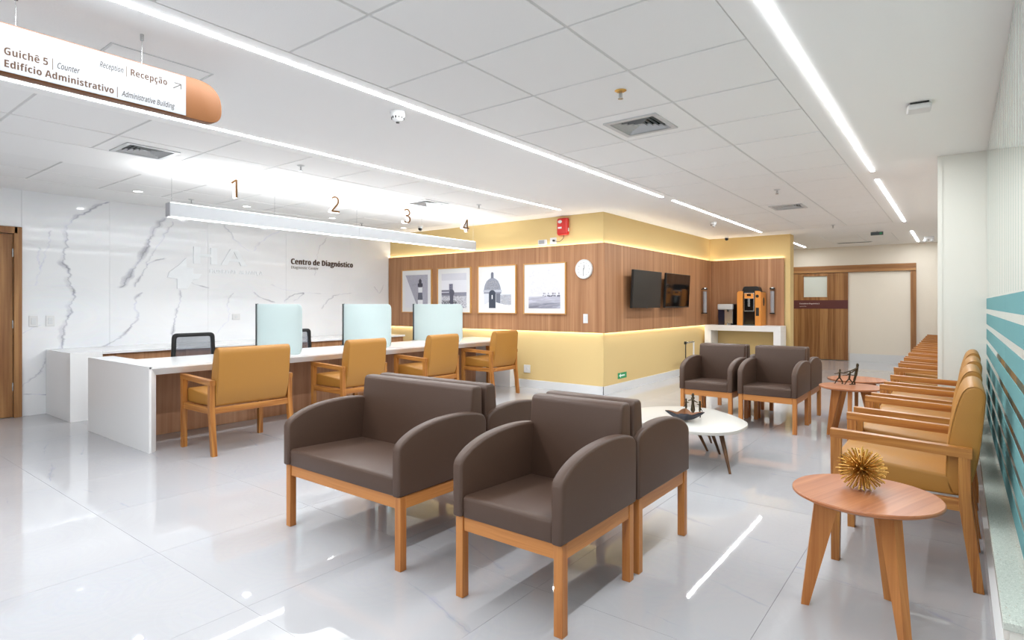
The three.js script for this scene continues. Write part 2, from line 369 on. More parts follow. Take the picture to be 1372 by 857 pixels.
struct('wall_rear', [B(-8.65, -3.93, 0, C, -14.9, -7.22), B(-3.93, -2.45, 0, C, -11.88, -11.6)], mat.yellow);
struct('wall_far', B(-8.6, 1.8, 0, C, -15.2, -14.95), mat.cream);
struct('wall_near', B(-8.6, 1.8, 0, C, 6, 6.2), mat.paint);
struct('wall_right', [B(0.2, 0.45, 0, C, -15, -2.34), B(1.6, 1.8, 0, C, -2.34, 6.2), B(0.45, 1.8, 0, C, -2.6, -2.34)], mat.creamPillar);
{
  const p = struct('wall_pillar');
  M('pillar_body', B(-0.138, 0.199, 0, C, -6.7, -6.3), mat.creamPillar, p);
  M('pillar_edge', B(-0.142, -0.108, 0, C, -6.702, -6.296), mat.creamPillar, p);
}
struct('baseboard_rear', [B(-5.4, -3.918, 0, 0.118, -7.22, -7.205), B(-3.93, -3.915, 0, 0.118, -11.6, -7.205), B(-3.93, -2.435, 0, 0.118, -11.6, -11.585), B(-2.45, -2.435, 0, 0.118, -11.88, -11.585)], mat.skirting);
struct('baseboard_far', [B(-1.93, 0.2, 0, 0.17, -14.95, -14.935)], mat.skirting);
struct('baseboard_right', [B(0.103, 0.125, 0, 0.12, -6.3, -2.34)], mat.skirting);
{
  const w = struct('wall_ledge');
  M('ledge_body', B(0.125, 0.2, 0, 0.275, -6.3, -2.34), mat.creamPillar, w);
  const g = M('granite_sill', B(0.108, 0.2, 0.275, 0.30, -6.3, -2.325, 0.003), mat.granite, w, 'z');
  g.userData.label = 'speckled grey granite sill';
}
// glass cladding with teal stripes on the right wall
{
  for (const [z0, z1, lab] of [[-6.298, -3.872, 'tall pale glass wall panel with teal stripes next to the cream pillar'], [-3.868, -2.34, 'tall pale glass wall panel with teal stripes beside the round side table']]) {
    const t = thing('glass_wall_panel', lab, 'glass panel', [0.19, 0.30, (z0 + z1) / 2]);
    const h = (z1 - z0) / 2;
    M('glass', B(0, 0.008, 0.001, C - 0.30 - 0.002, -h, h), mat.backGlass, t);
    for (let k = 0; k < 8; k++) { const y = 1.317 - k * 0.1265 - 0.30; M('stripe', B(-0.0012, 0.0, y - 0.087, y, -h, h), mat.teal, t); }
    for (let k = 0; k < 22; k++) { const z = -h + (k + 0.5) * 2 * h / 22; if (k % 2) M('frosted_line', B(-0.0008, 0, 1.317 - 0.29, C - 0.31, z, z + 0.006 + 0.008 * hash(k, 1, 77)), mat.backGlass, t); }
  }
}
// doors
{
  const d = struct('door_1');   // wooden door in the stone wall
  M('door_frame', [B(-8.41, -8.365, 0, 2.135, -1.838, -1.768, 0.004), B(-8.41, -8.365, 0, 2.135, -0.999, -0.93, 0.004), B(-8.41, -8.365, 2.06, 2.135, -1.8, -0.95, 0.004)], mat.door, d);
  M('door_leaf', B(-8.45, -8.41, 0.006, 2.055, -1.765, -1.003), mat.door, d);
  for (const y of [0.3, 1.0, 1.8]) M('hinge', cyl(0.008, 0.008, 0.09, -8.405, y, -1.764), mat.steel, d);
  M('handle', [bar([-8.41, 1.02, -1.06], [-8.36, 1.02, -1.06], 0.009), bar([-8.36, 1.02, -1.06], [-8.36, 1.02, -1.17], 0.009)], mat.steel, d);
}
{
  const d = struct('door_2');   // sliding door at the end of the corridor
  const z = -14.95;
  M('door_leaf', [B(-3.2, -1.957, 0.012, 1.42 , z, z + 0.045), B(-3.2, -2.87, 1.42, 1.975, z, z + 0.045), B(-2.36, -1.957, 1.42, 1.975, z, z + 0.045), B(-2.87, -2.36, 1.925, 1.975, z, z + 0.045)], mat.door, d);
  M('window_frame', [B(-2.875, -2.355, 1.415, 1.432, z, z + 0.05), B(-2.875, -2.355, 1.913, 1.93, z, z + 0.05), B(-2.875, -2.858, 1.42, 1.925, z, z + 0.05), B(-2.372, -2.355, 1.42, 1.925, z, z + 0.05)], mat.door, d);
  M('pane', B(-2.86, -2.37, 1.43, 1.915, z + 0.02, z + 0.026), mat.pane, d);
  M('head_rail', B(-3.3, -0.70, 1.985, 2.14, z, z + 0.07, 0.004), mat.door, d, 'x');
  M('jamb', B(-0.80, -0.70, 0, 1.985, z, z + 0.05, 0.004), mat.door, d);
  M('cream_panel', B(-1.957, -0.80, 0.17, 1.985, z, z + 0.012), mat.cream, d);
  const st = canvasTex(1024, 160, (x, w, h) => { x.fillStyle = '#5f302e'; x.fillRect(0, 0, w, h); x.fillStyle = '#f0e8e4'; x.font = 'bold 28px sans-serif'; x.fillText('Consultório Diagnóstico 2', 206, 74); x.font = '16px sans-serif'; x.fillText('Diagnostic Office', 206, 122); });
  const g = B(-3.2, -1.957, 1.165, 1.36, z + 0.045, z + 0.048); g.userData.keep = true;
  M('sign_band', g, std({ map: st, roughness: 0.5 }), d).userData.label = 'dark maroon band with small white lettering';
}

// ---------------------------------------------------------------- ceiling light lines
function lightLine(x, z0, z1, label, group) {
  const t = thing('linear_ceiling_light', label, 'ceiling light', [x, C, (z0 + z1) / 2], 0, group), l = Math.abs(z1 - z0), w = 0.034;
  M('housing', [B(-w / 2 - 0.004, -w / 2, -0.001, 0.03, -l / 2, l / 2), B(w / 2, w / 2 + 0.004, -0.001, 0.03, -l / 2, l / 2)], mat.whiteP, t);
  M('diffuser', B(-w / 2, w / 2, -0.005, 0.004, -l / 2, l / 2), mat.glowStrip, t);
  rectLight(t, w, l, [0, -0.007, 0], [0, -1, 0], L_STRIP);
}
const GL = 'linear ceiling lights';
lightLine(-2.83, -2.4, -6.66, 'long recessed light line passing the dome smoke detector', GL);
lightLine(-2.83, 2.0, -2.4, 'long recessed light line passing above the hanging direction sign', GL);
lightLine(-2.81, -6.95, -11.0, 'recessed light line in front of the screens', GL);
lightLine(-2.83, 5.2, 2.0, 'unseen recessed light line added behind the camera for brightness, in line with the direction sign', GL);  // unseen end segments, added to brighten surfaces facing the camera
lightLine(-4.325, 5.2, 2.0, 'unseen recessed light line added behind the camera for brightness, toward the wooden door', GL);
lightLine(-0.658, 5.2, 2.0, 'unseen recessed light line added behind the camera for brightness, along the glass wall side', GL);
lightLine(-4.325, -2.4, -6.71, 'recessed light line ending before the red alarm box', GL);
lightLine(-4.325, 2.0, -2.4, 'recessed light line seen behind the hanging direction sign', GL);
lightLine(-0.658, -2.4, -6.6, 'recessed light line beside the white wireless box', GL);
lightLine(-0.658, 2.0, -2.4, 'recessed light line over the round side table with gold ornament', GL);
lightLine(-0.665, -7.06, -10.9, 'shorter recessed light line leading to the corridor door', GL);
lightLine(-0.65, -12.4, -14.55, 'short recessed light line beside the emergency lamp', GL);
lightLine(-2.75, -13.0, -14.5, 'short recessed light line at the corridor end past the yellow wall', GL);

// pendant light bar over the counter
{
  const t = thing('pendant_light_bar', 'long white hanging light bar above the reception counter', 'pendant light', [-5.885, 2.09, -4.535]);
  const l = 4.34, w = 0.09, hgt = 0.135;
  for (const s of [-1, 1]) M('bar_segment', [B(-w / 2, w / 2, 0.004, hgt - 0.004, s < 0 ? -l / 2 : 0.001, s < 0 ? -0.001 : l / 2, 0.003)], mat.barGrey, t);
  for (const s of [-1, 1]) M('end_cap', B(-w / 2 - 0.001, w / 2 + 0.001, 0.003, hgt - 0.003, s * l / 2 - s * 0.001, s * l / 2 + s * 0.004), mat.greyP, t);
  M('lower_diffuser', B(-w / 2 + 0.006, w / 2 - 0.006, 0, 0.005, -l / 2 + 0.01, l / 2 - 0.01), mat.glow, t);
  M('upper_diffuser', B(-w / 2 + 0.006, w / 2 - 0.006, hgt - 0.005, hgt, -l / 2 + 0.01, l / 2 - 0.01), mat.glow, t);
  for (const z of [2.139, 1.097, 0.011, -1.083, -2.159]) M('cable', bar([0, hgt, z], [0, C - 2.09, z], 0.0016), mat.steel, t);
  rectLight(t, 0.07, l - 0.04, [0, -0.003, 0], [0, -1, 0], L_STRIP * 0.38);
  rectLight(t, 0.07, l - 0.04, [0, hgt + 0.003, 0], [0, 1, 0], L_STRIP * 0.55);
}
// round downlights over the staff side
for (const [k, z] of [-2.67, -3.95, -5.27, -6.68].entries()) {
  const t = thing('downlight', ['round recessed downlight near the wooden door in the stone wall', 'round recessed downlight nearest the raised white emblem on the stone wall', 'round recessed downlight nearest the raised dark wall lettering', 'round recessed downlight next to the picture wall'][k], 'downlight', [-7.44, C, z], 0, 'round downlights');
  M('trim_ring', new THREE.TorusGeometry(0.05, 0.006, 8, 28).rotateX(Math.PI / 2), mat.whiteP, t);
  M('lens', cyl(0.046, 0.046, 0.006, 0, -0.004, 0), mat.glow, t);
  rectLight(t, 0.075, 0.075, [0, -0.007, 0], [0, -1, 0], 70);
}
// ---------------------------------------------------------------- wood wall panels with warm light behind
function woodPanel(label, pts) {   // faces of one panel
  const t = thing('wood_wall_panel', label, 'wall panel');
  M('panel_board', pts.board, mat.panel, t, 'y', pts.o, 0);
  M('batten', pts.batten, mat.black, t);
  for (const [w, p, dir, led] of pts.leds) {
    M('led_strip', led, mat.glowWarm, t);
    const l = rectLight(t, w[0], w[1], p, dir, L_COVE, warm);
    void l;
  }
}
const PY0 = 0.867, PY1 = 2.126;
woodPanel('wood grain wall panel carrying four framed photographs and a clock', { o: 0.3,
  board: B(-8.39, -3.884, PY0, PY1, -7.187, -7.169, 0.002), batten: [B(-8.3, -3.98, 1.1, 1.14, -7.22, -7.187), B(-8.3, -3.98, 1.86, 1.9, -7.22, -7.187)],
  leds: [[[4.44, 0.012], [-6.15, PY1 - 0.012, -7.204], [0, 1, 0], B(-8.37, -3.93, PY1 - 0.022, PY1 - 0.016, -7.21, -7.198)], [[4.44, 0.012], [-6.15, PY0 + 0.012, -7.204], [0, -1, 0], B(-8.37, -3.93, PY0 + 0.016, PY0 + 0.022, -7.21, -7.198)]] });
woodPanel('wood grain wall panel behind the two black screens', { o: 5.1,
  board: B(-3.902, -3.884, PY0, PY1, -11.57, -7.187, 0.002), batten: [B(-3.93, -3.902, 1.1, 1.14, -11.5, -7.3), B(-3.93, -3.902, 1.86, 1.9, -11.5, -7.3)],
  leds: [[[0.012, 4.3], [-3.917, PY1 - 0.012, -9.4], [0, 1, 0], B(-3.923, -3.911, PY1 - 0.022, PY1 - 0.016, -11.55, -7.25)], [[0.012, 4.3], [-3.917, PY0 + 0.012, -9.4], [0, -1, 0], B(-3.923, -3.911, PY0 + 0.016, PY0 + 0.022, -11.55, -7.25)]] });
woodPanel('wood grain wall panel behind the orange coffee machine', { o: 9.7,
  board: B(-3.884, -2.545, PY0, PY1, -11.572, -11.555, 0.002), batten: [B(-3.8, -2.65, 1.1, 1.14, -11.6, -11.572), B(-3.8, -2.65, 1.86, 1.9, -11.6, -11.572)],
  leds: [[[1.3, 0.012], [-3.21, PY1 - 0.012, -11.587], [0, 1, 0], B(-3.86, -2.56, PY1 - 0.022, PY1 - 0.016, -11.593, -11.581)]] });

// ---------------------------------------------------------------- reception counters
{
  const t = thing('reception_counter', 'long white stone reception counter with wood front', 'counter', [-5.45, 0, -2.04]);
  // local: x to -0.88 (staff side), z to -5.14
  const H = 0.735, e = 0.018, b = 0.077;
  const prof = [[0, H], [0, H - e], [-(b - e), H - b], [-0.88, H - b], [-0.88, H]];   // chamfered front edge
  const top = extrude(prof, 5.137).translate(0, 0, -2.5715);
  M('worktop', smoothN(top, 0.3), mat.quartz, t);
  // end slab at the entrance side, chamfered on its inner front edge
  const endP = [[0, 0], [0, -e], [-(b - e), -b], [-1.48, -b], [-1.48, 0]];
  const g = extrude(endP.map(([x, z]) => [x, -z]), H - 0.0004).rotateX(-Math.PI / 2);
  g.translate(0, (H - 0.0004) / 2, 0);
  M('end_slab', smoothN(g, 0.3), mat.quartz, t);
  M('return_top', B(-1.478, -0.86, H - 0.05, H - 0.0008, -0.22, -0.003), mat.quartz, t);
  const g2 = B(-0.85, -0.005, 0, H - b, -5.14, -5.02, 0.003); M('end_slab', g2, mat.quartz, t);
  const n = 4, z0 = -0.086, z1 = -5.02;
  for (let i = 0; i < n; i++) { const a = z0 + (z1 - z0) * i / n, c = z0 + (z1 - z0) * (i + 1) / n; M('front_panel', B(-0.72, -0.70, 0.004, H - b, c + 0.001, a - 0.001), mat.counterWoodLightened, t, 'y', i * 1.7); }
  M('staff_side_panel', B(-1.40, -0.88, 0.004, H - 0.06, -0.14, -0.09), mat.panel, t);
}
{
  const t = thing('back_counter', 'low white and wood counter along the veined stone wall', 'counter', [-8.395, 0, -2.06]);
  M('end_block', B(0, 0.845, 0, 0.745, -0.30, 0, 0.003), mat.quartz, t);
  M('worktop', B(0, 0.845, 0.715, 0.745, -4.76, -0.301, 0.003), mat.quartz, t);
  for (let i = 0; i < 5; i++) { const a = -0.31 - i * 0.885; M('cabinet_front', B(0.78, 0.80, 0.06, 0.711, a - 0.88, a, 0.002), mat.panel, t, 'y', i * 0.9); }
  M('cabinet_body', B(0.01, 0.77, 0.05, 0.71, -4.73, -0.31), mat.black, t);
  M('end_panel', B(0.01, 0.80, 0, 0.71, -4.755, -4.735), mat.panel, t);
}
// frosted dividers
for (const [k, [z, xl]] of [[-3.47, -6.30], [-4.67, -6.34], [-5.94, -6.38]].entries()) {
  const t = thing('glass_divider', ['frosted glass counter divider beside the wide ochre chair', 'frosted glass counter divider in front of the mesh chair, middle one of three', 'frosted glass counter divider overlapping the framed photographs'][k], 'divider', [-5.42, 0.735, z], 0, 'frosted dividers on the counter');
  const w = -5.42 - xl;
  M('glass', extrude(roundPts([[-w, 0.004], [0, 0.004, 0.10], [0, 0.535, 0.07], [-w, 0.535]]), 0.01, 0.001), mat.frost, t);
  M('post', B(-w - 0.022, -w + 0.004, 0, 0.54, -0.012, 0.012, 0.002), mat.darkSteel, t);
  M('foot', B(-w - 0.03, -w + 0.03, 0, 0.008, -0.03, 0.03, 0.002), mat.steel, t);
}
// office chairs behind the counter
{
  const build = (label, z, turn) => {
    const t = thing('office_chair', label, 'office chair', [-6.95, 0, z], turn, 'black mesh office chairs');   // faces +x
    const back = roundPts([[-0.245, 0.40, 0.05], [0.245, 0.40, 0.05], [0.225, 0.935, 0.05], [-0.225, 0.935, 0.05]], 6);
    const s = new THREE.Shape(back.map((p) => new THREE.Vector2(...p)));
    s.holes.push(new THREE.Path(roundPts([[-0.213, 0.43, 0.04], [0.213, 0.43, 0.04], [0.195, 0.905, 0.035], [-0.195, 0.905, 0.035]], 6).reverse().map((p) => new THREE.Vector2(...p))));
    const fr = new THREE.ExtrudeGeometry(s, { depth: 0.02, bevelEnabled: true, bevelSize: 0.006, bevelThickness: 0.006, bevelSegments: 3, curveSegments: 8 });
    M('back_frame', smoothN(fr.rotateY(Math.PI / 2).translate(-0.02, 0, 0)), mat.black, t);
    M('back_mesh', extrude(roundPts([[-0.22, 0.425, 0.04], [0.22, 0.425, 0.04], [0.20, 0.912, 0.035], [-0.20, 0.912, 0.035]]), 0.003).rotateY(Math.PI / 2), mat.mesh, t);
    M('seat', new RoundedBoxGeometry(0.48, 0.08, 0.5, 3, 0.035).translate(0.25, 0.47, 0), mat.black, t);
    M('back_stem', bar([0.1, 0.42, 0], [-0.03, 0.52, 0], 0.02), mat.black, t);
    for (const s2 of [-1, 1]) M('armrest', [B(0.1, 0.36, 0.64, 0.67, s2 * 0.27 - 0.04, s2 * 0.27 + 0.04, 0.012), B(0.2, 0.25, 0.45, 0.64, s2 * 0.28 - 0.012, s2 * 0.28 + 0.012)], mat.black, t);
    M('column', cyl(0.025, 0.025, 0.34, 0.25, 0.1, 0), mat.darkSteel, t);
    for (let k = 0; k < 5; k++) { const a = k * 2 * Math.PI / 5, x = 0.25 + Math.cos(a) * 0.3, zz = Math.sin(a) * 0.3; const leg = M('base_arm', bar([0.25, 0.11, 0], [x, 0.07, zz], 0.024, 0.014), mat.black, t); M('caster', new THREE.SphereGeometry(0.03, 12, 8).translate(x, 0.03, zz), mat.black, leg); }
    return t;
  };
  build('black mesh office chair behind the counter near its white end slab', -3.07, 0);
  build('black mesh office chair half hidden behind the frosted divider', -4.36, 0.05);
}

// ---------------------------------------------------------------- ochre armchairs
function ochreChair(label, W, pos, turn, group) {   // faces local +z, W outer width over the arms
  const t = thing('ochre_armchair', label, 'armchair', pos, turn, group), o = W / 2, a = 0.042;
  for (const s of [-1, 1]) {
    const x0 = s * o, x1 = s * (o - a);
    const lx = Math.min(x0, x1), hx = Math.max(x0, x1);
    M('front_leg', hexa([[lx, 0, 0.262], [hx, 0, 0.262], [hx, 0, 0.298], [lx, 0, 0.298]], [[lx, 0.61, 0.254], [hx, 0.61, 0.254], [hx, 0.61, 0.30], [lx, 0.61, 0.30]]), mat.chairWood, t, 'y', pos[2] * 0.31 + s);
    const prof = [[-0.297, 0], [-0.258, 0], [-0.207, 0.37], [-0.205, 0.60], [-0.25, 0.60], [-0.252, 0.40]];
    M('rear_leg', extrude(prof.map(([z, y]) => [z, y]), a, 0.003).rotateY(-Math.PI / 2).translate((lx + hx) / 2, 0, 0), mat.chairWood, t, 'y', pos[2] * 0.17);
    M('arm', hexa([[lx - 0.002, 0.585, -0.255], [hx + 0.002, 0.585, -0.255], [hx + 0.002, 0.61, 0.302], [lx - 0.002, 0.61, 0.302]].map(([x, y, z]) => [x, y, z]), [[lx - 0.002, 0.628, -0.255], [hx + 0.002, 0.628, -0.255], [hx + 0.002, 0.65, 0.302], [lx - 0.002, 0.65, 0.302]]), mat.chairWood, t, 'z', s * 0.4, pos[2]);
    M('side_rail', B(lx + 0.006, hx - 0.006, 0.345, 0.398, -0.215, 0.262, 0.003), mat.chairWood, t, 'z', s * 0.9, pos[2]);
  }
  M('front_rail', B(-o + a, o - a, 0.345, 0.398, 0.262, 0.286, 0.003), mat.chairWood, t, 'x');
  M('rear_rail', B(-o + a, o - a, 0.345, 0.398, -0.248, -0.222, 0.003), mat.chairWood, t, 'x');
  const iw = W - 2 * a - 0.012;
  // seat cushion: side outline z, y
  const seat = extrude(roundPts([[-0.20, 0.40, 0.01], [0.285, 0.40, 0.02], [0.29, 0.528, 0.045], [-0.18, 0.488, 0.02]], 6), iw, 0.014).rotateY(-Math.PI / 2);
  M('seat', smoothN(seat), mat.ochre, t);
  const backPts = splinePts([[-0.165, 0.41], [-0.158, 0.50], [-0.165, 0.62], [-0.183, 0.74], [-0.205, 0.83], [-0.222, 0.875], [-0.242, 0.897], [-0.267, 0.903], [-0.290, 0.893], [-0.303, 0.868], [-0.302, 0.82], [-0.294, 0.72], [-0.284, 0.62], [-0.268, 0.52], [-0.240, 0.43], [-0.222, 0.405]], 3);
  const back = extrude(backPts, iw, 0.014).rotateY(-Math.PI / 2);
  const bk = M('backrest', smoothN(back), mat.ochre, t);
  for (const s of [-1, 1]) {
    const pts = backPts.slice(2, 40).map(([z, y]) => new THREE.Vector3(s * (iw / 2 - 0.004), (y - 0.65) * 0.985 + 0.65, (z + 0.23) * 0.93 - 0.23));
    M('piping', new THREE.TubeGeometry(new THREE.CatmullRomCurve3(pts, false, 'catmullrom', 0.3), 60, 0.0028, 6), mat.piping, bk);
  }
  return t;
}
const FX = -Math.PI / 2;   // faces -x
ochreChair('extra wide ochre armchair at the white end of the counter', 0.755, [-5.20, 0, -2.69], FX, 'ochre chairs at the counter');
{
  const c = ochreChair('ochre armchair at the counter, next to the wide one', 0.585, [-5.235, 0, -3.945], FX, 'ochre chairs at the counter');
  copyOf(c, 'ochre armchair at the counter between the second and third frosted dividers', [-5.24, 0, -5.11], FX);
  copyOf(c, 'ochre armchair at the counter end beside the yellow wall', [-5.27, 0, -6.375], FX);
  const G = 'ochre chairs along the glass wall';
  copyOf(c, 'ochre wooden armchair right behind the round table with the gold ornament', [-0.205, 0, -3.56], FX, G);
  copyOf(c, 'ochre wooden armchair by the striped glass, second along the row from the gold ornament', [-0.198, 0, -4.33], FX, G);
  copyOf(c, 'ochre wooden armchair by the striped glass, third along the row from the gold ornament', [-0.18, 0, -5.05], FX, G);
  copyOf(c, 'ochre wooden armchair next to the near side of the cream pillar', [-0.17, 0, -5.81], FX, G);
  for (const [k, z] of [-7.1, -7.9, -8.66, -9.37, -10.3, -11.3, -12.45, -13.4, -14.3].entries()) copyOf(c, `ochre wooden armchair, ${['first', 'second', 'third', 'fourth', 'fifth', 'sixth', 'seventh', 'eighth', 'ninth'][k]} in the row past the cream pillar`, [-0.2, 0, z], FX, 'ochre chairs beyond the pillar');
}

// ---------------------------------------------------------------- brown upholstered chairs
function brownChair(name, label, W, pos, turn, group) {   // faces local +z, depth 0.645 from z = +0.32
  const t = thing(name, label, name === 'loveseat' ? 'loveseat' : 'armchair', pos, turn, group), o = W / 2, F = 0.32;
  const armTop = new THREE.CatmullRomCurve3([[F, 0.575], [F - 0.012, 0.598], [F - 0.06, 0.632], [F - 0.13, 0.660], [F - 0.22, 0.680], [F - 0.34, 0.691], [F - 0.46, 0.690], [F - 0.56, 0.677], [F - 0.615, 0.660], [F - 0.638, 0.637], [F - 0.645, 0.61]].map(([a, b]) => new THREE.Vector3(a, b, 0)), false, 'centripetal').getPoints(44).map((p) => [p.x, p.y]);
  const armProf = [[F - 0.004, 0.355], [F, 0.36], ...armTop, [F - 0.641, 0.36], [F - 0.637, 0.355]];
  for (const s of [-1, 1]) {
    const arm = extrude(armProf, 0.054, 0.014).rotateY(-Math.PI / 2).translate(s * (o - 0.027), 0, 0);
    M('armrest', smoothN(arm), mat.brown, t);
    const lx = s > 0 ? o - 0.048 : -o + 0.008, hx = lx + 0.04;
    for (const [z0, z1] of [[F - 0.055, F - 0.015], [-0.305, -0.265]]) M('leg', B(lx, hx, 0, 0.354, z0, z1, 0.003), mat.brownWood, t, 'y', s * 0.3 + z0);
    M('side_rail', B(lx + 0.006, hx - 0.004, 0.292, 0.354, -0.265, F - 0.055, 0.002), mat.brownWood, t, 'z');
  }
  M('front_rail', B(-o + 0.05, o - 0.05, 0.292, 0.354, F - 0.05, F - 0.022, 0.002), mat.brownWood, t, 'x');
  M('rear_rail', B(-o + 0.05, o - 0.05, 0.292, 0.354, -0.30, -0.272, 0.002), mat.brownWood, t, 'x');
  const iw = W - 0.108;
  M('seat', smoothN(extrude(roundPts([[-0.25, 0.352, 0.01], [F - 0.012, 0.352, 0.008], [F - 0.010, 0.446, 0.022], [-0.23, 0.425, 0.02]], 5), iw, 0.006).rotateY(-Math.PI / 2)), mat.brown, t);
  M('backrest', smoothN(extrude(roundPts([[-0.185, 0.36, 0.01], [-0.232, 0.815, 0.03], [-0.318, 0.815, 0.03], [-0.324, 0.36, 0.01]], 6), W - 0.056, 0.014).rotateY(-Math.PI / 2)), mat.brown, t);
  return t;
}
{
  const zc = -1.845 - 0.32;
  const s1 = brownChair('loveseat', 'brown two-seat loveseat facing the open floor, its wooden legs in full view', 0.985, [-2.578, 0, zc], 0, 'brown loveseats');
  copyOf(s1, 'brown two-seat loveseat facing the picture wall, hidden behind its twin', [-2.578, 0, zc - 0.667], Math.PI);
  const a1 = brownChair('brown_armchair', 'brown upholstered armchair beside the loveseat, facing the open floor', 0.565, [-1.462, 0, zc], 0, 'brown armchairs');
  copyOf(a1, 'brown upholstered armchair back to back with one, facing the white coffee table', [-1.462, 0, zc - 0.667], Math.PI);
  const zf = -6.13 - 0.32;
  copyOf(a1, 'brown upholstered armchair facing the white table, on the yellow wall side', [-2.128, 0, zf], 0);
  copyOf(a1, 'brown upholstered armchair facing the white table, on the round wooden tables side', [-1.515, 0, zf], 0);
  copyOf(a1, 'brown upholstered armchair facing the coffee machine, mostly hidden, on the yellow wall side', [-2.128, 0, zf - 0.667], Math.PI);
  copyOf(a1, 'brown upholstered armchair facing the coffee machine, touching the round wooden tables', [-1.515, 0, zf - 0.667], Math.PI);
}

// ---------------------------------------------------------------- tables
function roundTable(label, x, z, turn, group) {
  const t = thing('round_side_table', label, 'side table', [x, 0, z], turn, group), R = 0.268, H = 0.50;
  const top = new THREE.LatheGeometry([[0, H], [R - 0.004, H], [R, H - 0.004], [R, H - 0.012], [R - 0.02, H - 0.022], [0, H - 0.022]].map((p) => new THREE.Vector2(...p)).reverse(), 64);
  M('tabletop', smoothN(top, 0.5), mat.tableWood, t, 'x');
  for (let k = 0; k < 3; k++) {
    const a = k * 2 * Math.PI / 3, g = hexa([[0.205, 0, -0.016], [0.205, 0, 0.016], [0.235, 0, 0.016], [0.235, 0, -0.016]], [[0.085, H - 0.022, -0.017], [0.085, H - 0.022, 0.017], [0.18, H - 0.022, 0.017], [0.18, H - 0.022, -0.017]]).rotateY(a);
    M('leg', g, mat.brownWood, t, 'y', k);
  }
  return t;
}
{
  const GT = 'round wooden side tables';
  roundTable('round wooden side table carrying the gold spiky ornament', -0.302, -2.765, Math.PI * 0.40, GT);
  roundTable('round wooden side table carrying the small bronze figures', -0.80, -6.28, Math.PI * 0.19, GT);
  roundTable('bare round wooden side table behind the one with bronze figures', -0.83, -6.93, Math.PI * 0.545, GT);
}
{
  const t = thing('coffee_table', 'white bean-shaped coffee table on slanted dark wood legs', 'coffee table', [-1.83, 0, -4.79]);
  const out = [[-1.315, -4.55], [-1.337, -4.845], [-1.513, -5.09], [-1.64, -5.20], [-1.79, -5.31], [-1.95, -5.30], [-2.15, -5.2], [-2.32, -4.95], [-2.25, -4.6], [-2.0, -4.35], [-1.75, -4.27], [-1.5, -4.3], [-1.37, -4.40]].map(([x, z]) => new THREE.Vector3(x + 1.83, 0, z + 4.79));
  const cur = new THREE.CatmullRomCurve3(out, true).getPoints(90).slice(0, -1).map((p) => [p.x, -p.z]).reverse();
  const g = extrude(cur, 0.025, 0.004).rotateX(-Math.PI / 2).translate(0, 0.305, 0);
  M('tabletop', smoothN(g, 0.5), mat.tableWhite, t);
  for (const [x, z, ix, iz] of [[-1.352, -4.44, -1.46, -4.55], [-1.60, -4.975, -1.66, -4.85], [-1.72, -5.02, -1.80, -4.86], [-1.79, -5.33, -1.82, -5.15], [-2.27, -4.72, -2.12, -4.75]]) M('leg', bar([x + 1.83, 0, z + 4.79], [ix + 1.83, 0.294, iz + 4.79], 0.009, 0.02, 14), mat.walnut, t);
}

// ---------------------------------------------------------------- sculptures
function sdfMesh(bones, res = 72) {   // bones: [ax, ay, az, ra, bx, by, bz, rb]; one smooth skin
  let lo = [1e9, 1e9, 1e9], hi = [-1e9, -1e9, -1e9];
  for (const b of bones) for (const o of [0, 4]) for (let i = 0; i < 3; i++) { lo[i] = Math.min(lo[i], b[o + i] - b[o + 3]); hi[i] = Math.max(hi[i], b[o + i] + b[o + 3]); }
  const ctr = lo.map((v, i) => (v + hi[i]) / 2), half = Math.max(...lo.map((v, i) => (hi[i] - v) / 2)) * 1.12;
  const mc = new MarchingCubes(res, new THREE.MeshBasicMaterial(), false, false, 60000);
  mc.isolation = 0;
  const k = half * 0.02;
  for (let z = 0; z < res; z++) for (let y = 0; y < res; y++) for (let x = 0; x < res; x++) {
    const p = [x, y, z].map((q, i) => ctr[i] + (q - res / 2) / (res / 2) * half);
    let d = 1e9;
    for (const b of bones) {
      const bx = b[4] - b[0], by = b[5] - b[1], bz = b[6] - b[2], px = p[0] - b[0], py = p[1] - b[1], pz = p[2] - b[2];
      const t = Math.max(0, Math.min(1, (px * bx + py * by + pz * bz) / (bx * bx + by * by + bz * bz + 1e-12)));
      const dd = Math.hypot(px - bx * t, py - by * t, pz - bz * t) - (b[3] + (b[7] - b[3]) * t);
      const h = Math.max(k - Math.abs(d - dd), 0) / k;
      d = Math.min(d, dd) - h * h * k * 0.25;
    }
    mc.field[x + y * res + z * res * res] = -d / half;
  }
  mc.update();
  const g = new THREE.BufferGeometry();
  g.setAttribute('position', new THREE.BufferAttribute(mc.positionArray.slice(0, mc.count * 3), 3));
  g.setAttribute('uv', new THREE.BufferAttribute(new Float32Array(mc.count * 2), 2));
  g.scale(half, half, half).translate(...ctr);
  g.deleteAttribute('normal'); g.computeVertexNormals();
  const n = mc.normalArray.slice(0, mc.count * 3); g.setAttribute('normal', new THREE.BufferAttribute(n, 3));
  return g;
}
